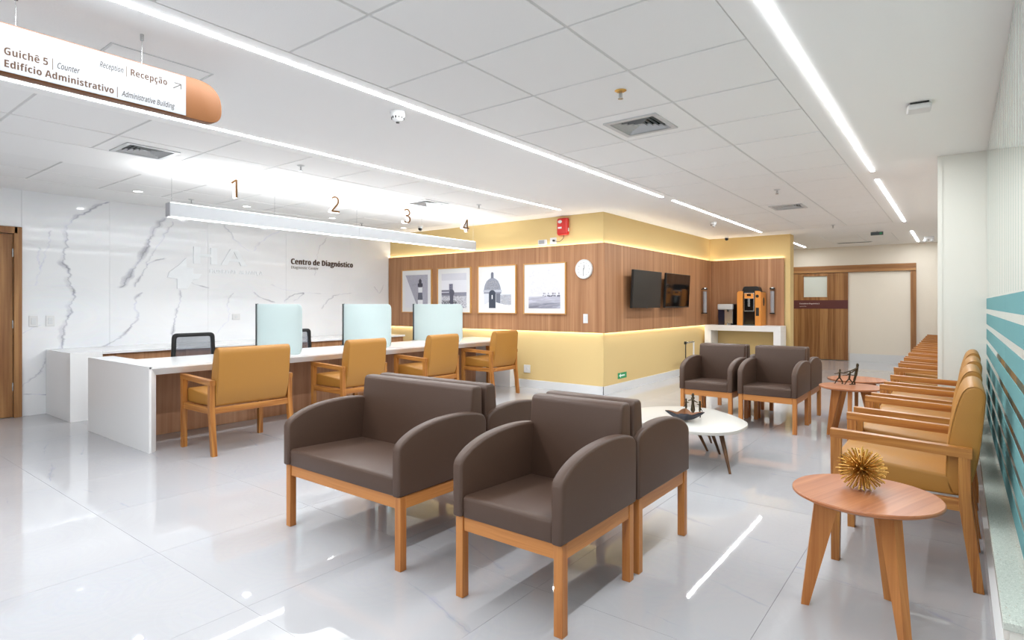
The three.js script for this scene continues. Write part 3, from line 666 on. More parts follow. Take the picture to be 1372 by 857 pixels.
function figure(h, { lean = 0, hand1, hand2, foot1, foot2, skirt = 0, twist = 0 }) {   // standing thin figure in the x, y plane
  const hip = [lean * 0.25 * h, 0.48 * h, 0], neck = [lean * 0.75 * h, 0.84 * h, 0], head = [neck[0] + lean * 0.1 * h, 0.93 * h, 0.0], r = h * 0.043;
  const b = [];
  b.push([...hip, r * 1.5, ...neck, r * 1.3]); b.push([...neck, r * 0.8, ...head, r * 1.3]); b.push([head[0], head[1], 0, r * 1.45, head[0], head[1] + r * 1.1, 0, r * 1.2]);
  for (const [f, s] of [[foot1, -1], [foot2, 1]]) { const k = [(hip[0] + f[0]) / 2 + 0.05 * h * s, (hip[1] + f[1]) / 2, s * r]; b.push([hip[0], hip[1], s * r * 0.8, r * 1.15, ...k, r * 0.9]); b.push([...k, r * 0.9, f[0], f[1] + r * 0.6, s * r * 1.4, r * 0.6]); b.push([f[0], f[1] + r * 0.6, s * r * 1.4, r * 0.6, f[0] - 0.07 * h, f[1] + r * 0.5, s * r * 1.4, r * 0.5]); }
  for (const [a, s] of [[hand1, -1], [hand2, 1]]) { const sh = [neck[0], neck[1] - 0.03 * h, s * r * 1.6], e = [(sh[0] + a[0]) / 2, (sh[1] + a[1]) / 2 - 0.03 * h, (sh[2] + (a[2] ?? 0)) / 2]; b.push([...sh, r * 0.85, ...e, r * 0.6]); b.push([...e, r * 0.6, a[0], a[1], a[2] ?? 0, r * 0.5]); }
  if (skirt) b.push([...hip, r * 1.7, hip[0], hip[1] - 0.2 * h, 0, skirt * h]);
  return b;
}
const shift = (bones, dx, dy, dz) => bones.map((b) => [b[0] + dx, b[1] + dy, b[2] + dz, b[3], b[4] + dx, b[5] + dy, b[6] + dz, b[7]]);
{
  const t = thing('bronze_sculpture', 'small bronze sculpture of an adult swinging two children, on a round table', 'sculpture', [-0.83, 0.50, -6.34], 0.1);
  M('adult_figure', sdfMesh(shift(figure(0.205, { lean: 0.12, foot1: [0.0, 0.006], foot2: [-0.03, 0.006], hand1: [-0.09, 0.115, -0.01], hand2: [-0.06, 0.10, 0.015] }), 0.055, 0, 0)), mat.bronze, t);
  M('child_figure', sdfMesh(shift(figure(0.13, { lean: 0.1, foot1: [-0.03, 0.006], foot2: [0.035, 0.008], hand1: [-0.05, 0.09, 0], hand2: [0.05, 0.10, 0] }), 0.005, 0, 0.015)), mat.bronze, t);
  M('child_figure', sdfMesh(shift(figure(0.145, { lean: 0.05, foot1: [-0.035, 0.006], foot2: [0.03, 0.008], hand1: [-0.04, 0.10, 0], hand2: [0.075, 0.112, 0] }), -0.075, 0, 0)), mat.bronze, t);
}
{
  const t = thing('bronze_sculpture', 'small bronze sculpture of dancing figures standing by the bowl', 'sculpture', [-1.79, 0.318, -4.86], -0.5);
  M('adult_figure', sdfMesh(figure(0.19, { foot1: [-0.02, 0.006], foot2: [0.02, 0.006], hand1: [-0.055, 0.125, 0], hand2: [0.055, 0.125, 0], skirt: 0.10 })), mat.bronze, t);
  M('child_figure', sdfMesh(shift(figure(0.135, { foot1: [-0.02, 0.006], foot2: [0.02, 0.006], hand1: [-0.03, 0.06, 0], hand2: [0.035, 0.11, 0] }), -0.085, 0, 0)), mat.bronze, t);
  M('child_figure', sdfMesh(shift(figure(0.14, { foot1: [-0.02, 0.006], foot2: [0.015, 0.006], hand1: [-0.035, 0.11, 0], hand2: [0.03, 0.06, 0] }), 0.085, 0, 0)), mat.bronze, t);
}
{
  const t = thing('decorative_bowl', 'shallow angular bowl with bronze inside on the white table', 'bowl', [-1.77, 0.318, -4.62], 0.35);
  const N = 48, pos = [], posIn = [];
  const P = (u, a, off) => { const q = Math.abs(Math.cos(a)) ** 0.8 + Math.abs(Math.sin(a)) ** 0.8, R = 0.122 / q * (1 + 0.1 * Math.cos(4 * a)), y = 0.003 + 0.062 * Math.pow(u, 1.9) * (1 + 0.15 * Math.cos(4 * a)) + off; return [Math.cos(a) * R * u * 1.15, y, Math.sin(a) * R * u * 1.0]; };
  for (const [arr, off, flip] of [[pos, 0, true], [posIn, 0.006, false]]) for (let i = 0; i < 8; i++) for (let k = 0; k < N; k++) {
    const a0 = k / N * 2 * Math.PI, a1 = (k + 1) / N * 2 * Math.PI, q = [P(i / 8, a0, off), P((i + 1) / 8, a0, off), P((i + 1) / 8, a1, off), P(i / 8, a1, off)];
    for (const w of flip ? [q[0], q[1], q[2], q[0], q[2], q[3]] : [q[0], q[2], q[1], q[0], q[3], q[2]]) arr.push(...w);
  }
  for (let k = 0; k < N; k++) { const a0 = k / N * 2 * Math.PI, a1 = (k + 1) / N * 2 * Math.PI; const q = [P(1, a0, 0), P(1, a1, 0), P(1, a1, 0.006), P(1, a0, 0.006)]; for (const w of [q[0], q[2], q[1], q[0], q[3], q[2]]) pos.push(...w); }
  const mk = (p) => { const g = new THREE.BufferGeometry(); g.setAttribute('position', new THREE.Float32BufferAttribute(p, 3)); g.setAttribute('uv', new THREE.Float32BufferAttribute(new Float32Array(p.length / 3 * 2), 2)); g.computeVertexNormals(); return smoothN(g, 1.0); };
  M('outer_shell', mk(pos), mat.navy, t); M('inner_surface', mk(posIn), mat.copper, t);
}
{
  const t = thing('spiky_ornament', 'gold spiky sea urchin ornament on the near round table', 'ornament', [-0.318, 0.50, -2.80]);
  const core = new THREE.SphereGeometry(0.014, 16, 12).translate(0, 0.086, 0), sp = [], N = 230;
  for (let i = 0; i < N; i++) {
    const y = 1 - 2 * (i + 0.5) / N, r = Math.sqrt(1 - y * y), a = i * 2.399963, l = 0.082 + 0.014 * rnd();
    const d = [r * Math.cos(a), y, r * Math.sin(a)]; const L = Math.min(l, d[1] < -0.05 ? 0.084 / -d[1] : 9);
    sp.push(bar([d[0] * 0.01, 0.086 + d[1] * 0.01, d[2] * 0.01], [d[0] * L, 0.086 + d[1] * L, d[2] * L], 0.0013, 0.0024, 6));
  }
  M('core', core, mat.brass, t); M('spikes', sp, mat.brass, t).userData.kind = 'stuff';
}
// ---------------------------------------------------------------- hanging direction sign
{
  const t = thing('hanging_direction_sign', 'hanging bronze and white direction sign with rounded end, its white face toned down to grey', 'sign', [-3.10, 2.209, -0.55]);
  const zr = -1.498 + 0.55, zl = 0.95, H = 0.206;   // local z from zl to zr
  const s = roundPts([[-zl, 0], [-zr, 0, 0.075], [-zr, H, 0.13], [-zl, H]], 10);
  M('body', smoothN(extrude(s, 0.05, 0.002).rotateY(Math.PI / 2), 0.5), mat.copper, t);
  const fz0 = 0.9, fz1 = -1.317 + 0.55, fl = fz0 - fz1;
  const face = canvasTex(2048, 256, (x, w, h) => {
    x.fillStyle = '#a2a4a7'; x.fillRect(0, 0, w, h);  // white face greyed, lettering darkened, to offset glare from the close light line
    const X = (z) => (fz0 - 0.55 - z * 1.0438) / fl * w, put = (str, za, zb, top, base, font, col) => {
      x.font = font; x.fillStyle = col; const m = x.measureText(str).width, px = parseFloat(font.match(/(\d+)px/)[1]) * 0.715;
      x.save(); x.translate(X(za), base * h); x.scale((X(zb) - X(za)) / m, (base - top) * h / px); x.fillText(str, 0, 0); if (font.startsWith('italic')) { x.strokeStyle = col; x.lineWidth = 1.6; x.strokeText(str, 0, 0); } x.restore();
    };
    const b = '#452a13', g = '#2e2924';
    put('Reception', -0.907, -0.998, 0.22, 0.35, 'italic 60px sans-serif', g); put('|', -1.004, -1.016, 0.18, 0.36, 'bold 60px sans-serif', b); put('Recepção', -1.024, -1.18, 0.20, 0.355, 'bold 60px sans-serif', b);
    put('Guichê 5', -0.589, -0.73, 0.49, 0.645, 'bold 60px sans-serif', b); put('|', -0.738, -0.750, 0.47, 0.65, 'bold 60px sans-serif', b); put('Counter', -0.757, -0.834, 0.52, 0.645, 'italic 60px sans-serif', g);
    put('Edifício Administrativo', -0.589, -0.963, 0.75, 0.90, 'bold 60px sans-serif', b); put('|', -0.969, -0.981, 0.73, 0.91, 'bold 60px sans-serif', b); put('Administrative Building', -0.992, -1.209, 0.775, 0.90, 'italic 60px sans-serif', g);
    x.strokeStyle = '#4a443d'; x.lineWidth = 6; const ax = X(-1.205), bx = X(-1.24); x.beginPath(); x.moveTo(ax, 0.38 * h); x.lineTo(bx, 0.24 * h); x.moveTo(ax + 6, 0.235 * h); x.lineTo(bx, 0.235 * h); x.lineTo(bx, 0.36 * h); x.stroke();
  });
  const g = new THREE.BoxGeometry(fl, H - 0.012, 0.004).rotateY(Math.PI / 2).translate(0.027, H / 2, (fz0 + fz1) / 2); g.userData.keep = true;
  M('face_panel', g, std({ map: face, roughness: 0.35 }), t).userData.label = 'white face toned down to mid grey to offset the close light line, with bronze and grey lettering';
  for (const z of [-1.13 + 0.55, -0.66 + 0.55, 0.6]) { const c = M('cable', bar([0, H, z], [0, C - 2.209, z], 0.0018), mat.steel, t); M('cable_clamp', cyl(0.008, 0.008, 0.03, 0, C - 2.209 - 0.03, z), mat.steel, c); }
}
// counter numerals hung from the ceiling, wall lettering and emblem
const loader = new FontLoader();
const fontR = await loader.loadAsync('fonts/droid/droid_sans_regular.typeface.json');
const fontB = await loader.loadAsync('fonts/droid/droid_sans_bold.typeface.json');
function textOn(str, font, height, depth, width, bevel = 0) {   // lettering facing +x, running along -z from the origin
  const g = new TextGeometry(str, { font, size: height, depth, curveSegments: 5, bevelEnabled: bevel > 0, bevelSize: bevel, bevelThickness: bevel, bevelSegments: 1 });
  g.computeBoundingBox(); const b = g.boundingBox;
  g.translate(-b.min.x, 0, 0); if (width) g.scale(width / (b.max.x - b.min.x), 1, 1);
  return g.rotateY(Math.PI / 2);
}
for (const [n, z, word] of [['1', -2.94, 'one'], ['2', -4.13, 'two'], ['3', -5.26, 'three'], ['4', -6.42, 'four']]) {
  const t = thing('counter_numeral', `bronze faced number ${word} hanging from the ceiling above the counter`, 'numeral', [-5.85, C - 0.205, z]);
  M('return', textOn(n, fontR, 0.19, 0.05).translate(-0.05, 0, 0), mat.whiteP, t); M('bronze_face', textOn(n, fontR, 0.19, 0.004).translate(0.0005, 0, 0), mat.numeral, t);
  M('ceiling_pin', bar([-0.02, 0.185, -0.06], [-0.02, 0.205, -0.06], 0.003), mat.steel, t);
}
{
  const t = thing('wall_lettering', 'dark brown raised lettering Centro de Diagnóstico on the stone wall', 'lettering', [-8.4, 1.83, -5.184]);
  M('title', textOn('Centro de Diagnóstico', fontB, 0.088, 0.012, 1.184).translate(0.0, 0.077, 0), mat.lettering, t);
  M('subtitle', textOn('Diagnostic Center', fontR, 0.042, 0.006, 0.495).translate(0.0, 0.006, -0.005), mat.lettering2, t);
}
{
  const t = thing('wall_emblem', 'large white raised emblem with cross and letters HA on the stone wall', 'emblem', [-8.4, 1.48, -3.365]);
  const cross = [[0.0, 0.15], [0.02, 0.22], [0.13, 0.31], [0.24, 0.425], [0.24, 0.29], [0.33, 0.29], [0.33, 0.21], [0.445, 0.21], [0.39, 0.13], [0.33, 0.13], [0.25, 0.0], [0.12, 0.0], [0.12, 0.13]];
  M('cross', extrude(cross, 0.012, 0.001).rotateY(Math.PI / 2).translate(0.006, 0, 0), mat.logo, t);
  M('letters', textOn('HA', fontB, 0.236, 0.012, 0.76).translate(0, 0.352, -0.335), mat.logo, t);
  M('hospital_name', textOn('HOSPITAL ALIANÇA', fontB, 0.05, 0.008, 0.79).translate(0, 0.235, -0.557), mat.logo, t);
}

// ---------------------------------------------------------------- pictures
const grey = (v, b = 6) => `rgb(${v},${v},${Math.min(255, v + b)})`;
function speck(x, x0, y0, w, h, n, lo, hi, s = 3) { for (let i = 0; i < n; i++) { const v = Math.floor(lo + rnd() * (hi - lo)); x.fillStyle = grey(v); x.fillRect(x0 + rnd() * w, y0 + rnd() * h, 1 + rnd() * s, 1 + rnd() * s * 0.6); } }
const PIC = [
  (x, w, h) => { x.fillStyle = '#a7a5b4'; x.fillRect(0, 0, w, h); speck(x, 0, 0, w, h, 900, 150, 180, 14); x.fillStyle = '#dcdce2'; x.beginPath(); x.moveTo(0, 0); x.lineTo(0.02 * w, 0.02 * h); x.lineTo(0.56 * w, h); x.lineTo(0, h); x.fill();
    x.fillStyle = '#5a5a68'; x.beginPath(); x.moveTo(0.60 * w, 0.30 * h); x.lineTo(0.74 * w, 0.30 * h); x.lineTo(0.80 * w, h); x.lineTo(0.54 * w, h); x.fill(); x.fillStyle = '#e2e2e6'; x.fillRect(0.585 * w, 0.38 * h, 0.175 * w, 0.16 * h); x.fillRect(0.56 * w, 0.76 * h, 0.225 * w, 0.24 * h);
    x.fillStyle = '#3f3f4c'; x.fillRect(0.56 * w, 0.26 * h, 0.22 * w, 0.10 * h); x.fillRect(0.61 * w, 0.18 * h, 0.12 * w, 0.09 * h); x.beginPath(); x.moveTo(0.6 * w, 0.18 * h); x.lineTo(0.67 * w, 0.11 * h); x.lineTo(0.74 * w, 0.18 * h); x.fill(); },
  (x, w, h) => { x.fillStyle = '#dfdfe6'; x.fillRect(0, 0, w, h); x.fillStyle = '#cfcfd8'; x.fillRect(0, 0, w, h * 0.2); x.fillStyle = '#8a8a9a'; x.fillRect(0, 0.55 * h, w, 0.11 * h); x.fillStyle = '#c9c9d2'; x.fillRect(0, 0.66 * h, w, 0.34 * h); speck(x, 0, 0.62 * h, w, 0.38 * h, 900, 60, 210, 10); speck(x, 0, 0.78 * h, w * 0.6, 0.22 * h, 700, 40, 110, 10);
    x.fillStyle = '#6c6c7c'; x.fillRect(0, 0.48 * h, 0.45 * w, 0.05 * h); x.fillRect(0, 0.57 * h, 0.45 * w, 0.05 * h); x.fillStyle = '#77778a'; x.fillRect(0.31 * w, 0.30 * h, 0.15 * w, 0.30 * h); x.fillStyle = '#565666'; x.fillRect(0.34 * w, 0.56 * h, 0.14 * w, 0.40 * h); x.beginPath(); x.arc(0.42 * w, 0.56 * h, 0.10 * w, 0, 7); x.fill(); x.fillStyle = '#3a3a46'; for (const q of [0.34, 0.4, 0.46]) x.fillRect(0.35 * w, q * h, 0.03 * w, 0.02 * h); },
  (x, w, h) => { x.fillStyle = '#e6e9ee'; x.fillRect(0, 0, w, h); x.fillStyle = '#a9adb9'; x.fillRect(0.6 * w, 0.63 * h, 0.4 * w, 0.28 * h); speck(x, 0.6 * w, 0.63 * h, 0.4 * w, 0.28 * h, 300, 150, 200, 14);
    x.fillStyle = '#8e919e'; x.beginPath(); x.moveTo(0.05 * w, 0.51 * h); x.bezierCurveTo(0.08 * w, 0.26 * h, 0.22 * w, 0.18 * h, 0.36 * w, 0.165 * h); x.bezierCurveTo(0.50 * w, 0.18 * h, 0.62 * w, 0.28 * h, 0.66 * w, 0.51 * h); x.fill(); speck(x, 0.12 * w, 0.24 * h, 0.46 * w, 0.26 * h, 900, 90, 190, 6);
    x.fillStyle = '#6c6f7c'; x.fillRect(0.30 * w, 0.05 * h, 0.10 * w, 0.13 * h); x.beginPath(); x.arc(0.35 * w, 0.06 * h, 0.05 * w, 0, 7); x.fill(); x.fillStyle = '#b4b7c2'; x.fillRect(0.03 * w, 0.50 * h, 0.66 * w, 0.06 * h); x.fillStyle = '#888b98'; x.fillRect(0.05 * w, 0.56 * h, 0.62 * w, 0.05 * h); x.fillStyle = '#cfd2da'; x.fillRect(0.06 * w, 0.60 * h, 0.2 * w, 0.3 * h); x.fillStyle = '#6e727f'; x.fillRect(0.48 * w, 0.60 * h, 0.15 * w, 0.28 * h);
    x.fillStyle = '#3f4654'; x.fillRect(0.23 * w, 0.61 * h, 0.24 * w, 0.39 * h); x.beginPath(); x.arc(0.35 * w, 0.62 * h, 0.12 * w, Math.PI, 0); x.fill(); x.fillStyle = '#eef0f4'; x.fillRect(0.33 * w, 0.64 * h, 0.035 * w, 0.11 * h); x.beginPath(); x.moveTo(0, h); x.lineTo(0, 0.95 * h); x.lineTo(0.23 * w, 0.84 * h); x.lineTo(0.23 * w, h); x.moveTo(0.47 * w, h); x.lineTo(0.47 * w, 0.84 * h); x.lineTo(0.75 * w, 0.9 * h); x.lineTo(w, 0.94 * h); x.lineTo(w, h); x.fill(); },
  (x, w, h) => { x.fillStyle = '#dddde6'; x.fillRect(0, 0, w, h); speck(x, 0, 0, w, 0.65 * h, 500, 214, 226, 30); x.fillStyle = '#b9b9c8'; x.fillRect(0, 0.70 * h, w, 0.3 * h); for (let i = 0; i < 160; i++) { const y = 0.70 + rnd() * 0.3, v = Math.floor(150 + rnd() * 70 - (y > 0.86 ? 50 : 0)); x.fillStyle = `rgba(${v},${v},${v + 14},0.4)`; x.beginPath(); x.ellipse(rnd() * w, y * h, 20 + rnd() * 120, 2 + rnd() * 7, -0.05, 0, 7); x.fill(); }
    x.fillStyle = '#6a6a78'; for (let i = 0; i < 26; i++) x.fillRect((0.46 + rnd() * 0.52) * w, (0.655 + rnd() * 0.03) * h, 6 + rnd() * 18, 4 + rnd() * 8); for (let i = 0; i < 9; i++) { const px = (0.48 + rnd() * 0.5) * w; x.fillRect(px, 0.615 * h, 2, 0.05 * h); x.beginPath(); x.arc(px, 0.615 * h, 6, 0, 7); x.fill(); } },
];
const PLAB = ['framed black and white photograph of a striped lighthouse', 'framed black and white photograph of a wooden post by the sea', 'framed black and white photograph of a domed stone sentry box', 'framed black and white photograph of a calm sea horizon'];
[[-8.0, -7.24], [-7.095, -6.335], [-6.18, -5.405], [-5.26, -4.503]].forEach(([x0, x1], i) => {
  const y0 = 1.12, y1 = 1.882, w = x1 - x0, h = y1 - y0, f = 0.014;
  const t = thing('framed_photograph', PLAB[i], 'picture', [(x0 + x1) / 2, y0, -7.169]);
  for (const s of [-1, 1]) M('frame_bar', B(s * w / 2, s * (w / 2 - f), 0, h, 0, 0.032, 0.002), mat.frameWood, t, 'y', i);
  for (const y of [0, h - f]) M('frame_bar', B(-w / 2 + f, w / 2 - f, y, y + f, 0, 0.032, 0.002), mat.frameWood, t, 'x', i);
  M('mat_board', B(-w / 2 + f, w / 2 - f, f, h - f, 0.002, 0.022), mat.whiteP, t);
  const pw = w * 0.75, ph = h * 0.76, tex = canvasTex(400, 412, PIC[i]), g = B(-pw / 2, pw / 2, h / 2 - ph / 2 - 0.005, h / 2 + ph / 2 - 0.005, 0.022, 0.0232); g.userData.keep = true;
  M('photo_print', g, std({ map: tex, roughness: 0.4 }), t);
});
// clock
{
  const t = thing('wall_clock', 'round white wall clock on the wood panel corner', 'clock', [-4.205, 1.765, -7.169]);
  M('case', new THREE.LatheGeometry([[0, 0.002], [0.139, 0.002], [0.14, 0.02], [0.132, 0.036], [0.122, 0.034], [0.120, 0.024], [0, 0.024]].map((p) => new THREE.Vector2(...p)), 48).rotateX(Math.PI / 2), mat.whiteP, t);
  const ft = canvasTex(256, 256, (x, w) => { x.fillStyle = '#f6f6f6'; x.fillRect(0, 0, w, w); x.fillStyle = '#222'; x.font = 'bold 24px sans-serif'; x.textAlign = 'center'; x.textBaseline = 'middle'; for (let k = 1; k <= 12; k++) { const a = k * Math.PI / 6; x.fillText(String(k), 128 + Math.sin(a) * 98, 128 - Math.cos(a) * 98); } });
  const g = new THREE.CircleGeometry(0.119, 48).translate(0, 0, 0.0245); g.userData.keep = true; M('dial', g, std({ map: ft, roughness: 0.5 }), t);
  M('minute_hand', B(-0.003, 0.003, -0.095, 0.015, 0.028, 0.0295), mat.black, t); M('hour_hand', hexa([[-0.004, -0.012, 0.026], [0.004, -0.012, 0.026], [0.004, -0.012, 0.0275], [-0.004, -0.012, 0.0275]], [[0.010, 0.065, 0.026], [0.016, 0.065, 0.026], [0.016, 0.065, 0.0275], [0.010, 0.065, 0.0275]]), mat.black, t);
}
// screens
for (const [k, [z1, z0, gloss, lab]] of [[-7.78, -8.79, false, 'black wall mounted screen next to the clock corner'], [-8.98, -10.03, true, 'glossy black wall mounted screen nearer the coffee machine']].entries()) {
  const t = thing('wall_screen', lab, 'screen', [-3.884, 1.213, (z0 + z1) / 2], 0, 'wall screens'), l = Math.abs(z0 - z1) / 2;
  const tilt = new THREE.Matrix4().makeTranslation(0.1, 0, 0).multiply(new THREE.Matrix4().makeRotationZ(-0.05));
  M('casing', B(-0.02, 0.018, 0, 0.565, -l, l, 0.006).applyMatrix4(tilt), mat.black, t);
  M('display', B(0.018, 0.0195, 0.02, 0.557, -l + 0.008, l - 0.008).applyMatrix4(tilt), gloss ? mat.blackGloss : mat.screenMatte, t);
  M('logo_tab', B(0.016, 0.021, -0.008, 0.012, -0.015, 0.015).applyMatrix4(tilt), mat.darkSteel, t);
  M('bracket', [B(0, 0.02, 0.12, 0.42, -0.2, 0.2), B(0.015, 0.1, 0.24, 0.3, -0.06, 0.06)], mat.black, t);
}

// ---------------------------------------------------------------- coffee corner
{
  const t = thing('console_table', 'white console table under the coffee machine', 'table', [-3.19, 0, -11.34]);
  const w = 0.68, H = 0.875, d = 0.21;
  M('top', B(-w, w, H - 0.105, H, -d, d, 0.004), mat.quartz, t); for (const s of [-1, 1]) M('side_slab', B(s * w, s * (w - 0.12), 0, H - 0.105, -d, d, 0.003), mat.quartz, t);
}
{
  const t = thing('coffee_machine', 'orange and black coffee vending machine on the white console', 'coffee machine', [-3.06, 0.875, -11.33]);
  const h = 0.645, w = 0.21;
  M('body', B(-w, w, 0, h - 0.02, -0.19, 0.13, 0.01), mat.black, t);
  for (const s of [-1, 1]) M('front_column', extrude(roundPts([[s * w, 0], [s * w, h - 0.01, 0.05], [s * 0.11, h - 0.01], [s * 0.11, 0]], 5), 0.05, 0.003).translate(0, 0, 0.155), mat.orange, t);
  M('hopper', extrude(roundPts([[-0.16, 0, 0], [0.16, 0, 0], [0.13, 0.10, 0.04], [-0.13, 0.10, 0.04]]), 0.2, 0.004).translate(0, h - 0.02, -0.05), mat.black, t);
  M('control_panel', B(-0.095, 0.095, 0.26, h - 0.04, 0.13, 0.165, 0.012), mat.steel, t);
  M('keypad', B(-0.08, 0.08, 0.275, h - 0.15, 0.165, 0.169, 0.004), mat.blackGloss, t); M('button_strip', B(-0.02, 0.02, 0.35, 0.50, 0.169, 0.173, 0.002), mat.steel, t); M('header_plate', B(-0.08, 0.08, h - 0.145, h - 0.055, 0.165, 0.169), mat.orange, t); M('display', B(-0.035, 0.035, h - 0.10, h - 0.065, 0.169, 0.172), mat.blackGloss, t);
  M('cup_bay', B(-0.09, 0.09, 0.02, 0.25, 0.10, 0.135), mat.blackGloss, t); M('drip_tray', B(-0.09, 0.09, 0.0, 0.02, 0.13, 0.18, 0.003), mat.darkSteel, t);
  M('coin_slot', B(0.125, 0.18, 0.18, 0.33, 0.18, 0.184), mat.black, t); M('round_badge', cyl(0.028, 0.028, 0.004, 0, 0, 0).rotateX(Math.PI / 2).translate(0.15, 0.54, 0.18), mat.black, t);
  M('side_panel', B(w, w + 0.006, 0, h - 0.03, -0.17, 0.13, 0.002), mat.orange, t);
  M('side_badge', cyl(0.05, 0.05, 0.003, 0, 0, 0).rotateZ(Math.PI / 2).scale(1, 1.6, 1).translate(w + 0.0085, 0.44, 0), mat.black, t);
}
{
  const t = thing('hot_drink_dispenser', 'small silver and dark blue dispenser left of the coffee machine', 'dispenser', [-3.50, 0.875, -11.36]);
  M('body', extrude(roundPts([[-0.14, 0, 0], [0.14, 0, 0], [0.14, 0.40, 0.04], [-0.14, 0.40, 0.04]]), 0.3, 0.004), mat.black, t); M('head', B(-0.142, 0.142, 0.29, 0.395, 0.10, 0.19, 0.02), mat.alu, t); M('blue_panel', B(-0.135, -0.02, 0.01, 0.29, 0.14, 0.165, 0.006), mat.navy, t); M('steel_panel', B(-0.015, 0.135, 0.03, 0.29, 0.14, 0.158, 0.004), mat.steel, t); M('drip_tray', cyl(0.07, 0.07, 0.03, 0.05, 0, 0.16), mat.steel, t); M('nozzle', cyl(0.01, 0.014, 0.04, 0.05, 0.25, 0.175), mat.black, t);
}
for (const [x, z, turn, lab] of [[-3.82, -11.0, Math.PI / 2, 'clear tube cup dispenser on the screen wall'], [-2.735, -11.49, 0, 'clear tube cup dispenser right of the coffee machine']]) {
  const t = thing('cup_dispenser', lab, 'cup dispenser', [x, 1.09, z], turn, 'cup dispensers');
  M('tube', new THREE.CylinderGeometry(0.042, 0.042, 0.46, 24, 1, true).translate(0, 0.245, 0), mat.clear, t); M('stack_of_cups', cyl(0.034, 0.036, 0.40, 0, 0.02, 0), mat.greyP, t);
  for (const y of [0.0, 0.455]) M('bracket', [cyl(0.046, 0.046, 0.02, 0, y, 0), B(-0.02, 0.02, y, y + 0.015, -0.066, -0.03)], mat.black, t); M('lid', cyl(0.045, 0.04, 0.018, 0, 0.475, 0), mat.steel, t);
}
{
  const t = thing('chrome_stand', 'slim chrome and black stand by the yellow wall', 'stand', [-3.74, 0, -10.0]);
  M('top_bar', bar([0, 0.60, -0.2], [0, 0.60, 0.2], 0.014), mat.steel, t); M('end_clamp', new RoundedBoxGeometry(0.04, 0.05, 0.04, 2, 0.008).translate(0, 0.60, 0.2), mat.black, t);
  M('post', bar([0, 0.015, 0.19], [0, 0.60, 0.19], 0.009), mat.black, t); M('post', bar([0, 0.015, -0.19], [0, 0.60, -0.19], 0.014), mat.whiteP, t); M('foot', B(-0.1, 0.1, 0, 0.016, -0.24, 0.24, 0.004), mat.darkSteel, t);
}
// ---------------------------------------------------------------- wall and ceiling devices
function plate(label, pos, rotY, w = 0.075, h = 0.12, rockers = 1, cat = 'switch') {
  const t = thing(cat === 'switch' ? 'light_switch' : 'wall_socket', label, cat, pos, rotY);
  M('plate', new RoundedBoxGeometry(w, h, 0.009, 2, 0.004).translate(0, 0, 0.0045), mat.whiteP, t);
  if (cat === 'switch') for (let k = 0; k < rockers; k++) M('rocker', new RoundedBoxGeometry(w * 0.5, h * 0.62 / rockers - 0.004, 0.005, 2, 0.002).translate(0, (k - (rockers - 1) / 2) * h * 0.62 / rockers, 0.0105), mat.skirting, t);
  else M('outlet', cyl(0.02, 0.02, 0.004, 0, 0, 0).rotateX(Math.PI / 2).translate(0, 0, 0.008), mat.skirting, t);
}
plate('white wall switch on the stone wall right beside the wooden door', [-8.4, 1.075, -1.945], Math.PI / 2, 0.085, 0.125, 1);
plate('white double wall switch on the stone wall, further from the wooden door', [-8.4, 1.075, -2.10], Math.PI / 2, 0.085, 0.125, 2);
plate('white wall socket on the stone wall behind the mesh office chair', [-8.4, 1.085, -4.30], Math.PI / 2, 0.12, 0.085, 1, 'socket');
plate('white wall switch below the clock on the wood panel', [-4.185, 1.065, -7.169], 0, 0.075, 0.13, 2);
plate('white wall socket low on the yellow wall beside the end chair', [-5.245, 0.28, -7.22], 0, 0.12, 0.12, 1, 'socket');
{
  const t = thing('evacuation_sticker', 'small green arrow sticker low on the yellow wall', 'sticker', [-3.929, 0.222, -7.79]);
  const g = new THREE.BoxGeometry(0.28, 0.085, 0.002).rotateY(Math.PI / 2).translate(0.001, 0, 0); g.userData.keep = true;
  M('sticker_print', g, std({ roughness: 0.4, map: canvasTex(256, 80, (x, w, h) => { x.fillStyle = '#1f9a5c'; x.fillRect(0, 0, w, h); x.fillStyle = '#f2fff6'; x.fillRect(70, 30, 130, 20); x.beginPath(); x.moveTo(30, 40); x.lineTo(84, 10); x.lineTo(84, 70); x.fill(); }) }), t);
}
{
  const t = thing('red_alarm_box', 'red rounded alarm box high on the yellow wall', 'alarm', [-4.575, 2.275, -7.22]);
  M('case', new RoundedBoxGeometry(0.19, 0.25, 0.07, 4, 0.03).translate(0, 0.125, 0.035), mat.red, t);
  M('lamp', new THREE.SphereGeometry(0.03, 16, 10).scale(1.2, 0.8, 0.4).translate(-0.03, 0.195, 0.07), mat.whiteP, t); M('label_plate', B(-0.065, 0.0, 0.095, 0.12, 0.069, 0.072), mat.whiteP, t); M('side_label', B(0.094, 0.097, 0.05, 0.10, 0.02, 0.05), mat.whiteP, t);
  M('cable', new THREE.TubeGeometry(new THREE.CatmullRomCurve3([[0.01, 0.01, 0.03], [0.005, -0.04, 0.035], [-0.05, -0.085, 0.04], [-0.12, -0.08, 0.035], [-0.165, -0.068, 0.03]].map((p) => new THREE.Vector3(...p))), 30, 0.004, 8), mat.black, t); M('plug', bar([-0.155, -0.07, 0.03], [-0.185, -0.065, 0.012], 0.012, 0.016), mat.black, t);
}
plate('white wall socket below the red alarm box, with a black plug in it', [-4.765, 2.21, -7.22], 0, 0.115, 0.09, 1, 'socket');
{ const t = thing('transformer_box', 'small grey and white box beside the plugged socket', 'device', [-4.95, 2.18, -7.22]); M('case', new RoundedBoxGeometry(0.15, 0.07, 0.03, 2, 0.006).translate(0, 0.02, 0.015), mat.whiteP, t); M('cover', B(-0.06, 0.04, -0.008, 0.048, 0.03, 0.032), mat.greyP, t); }

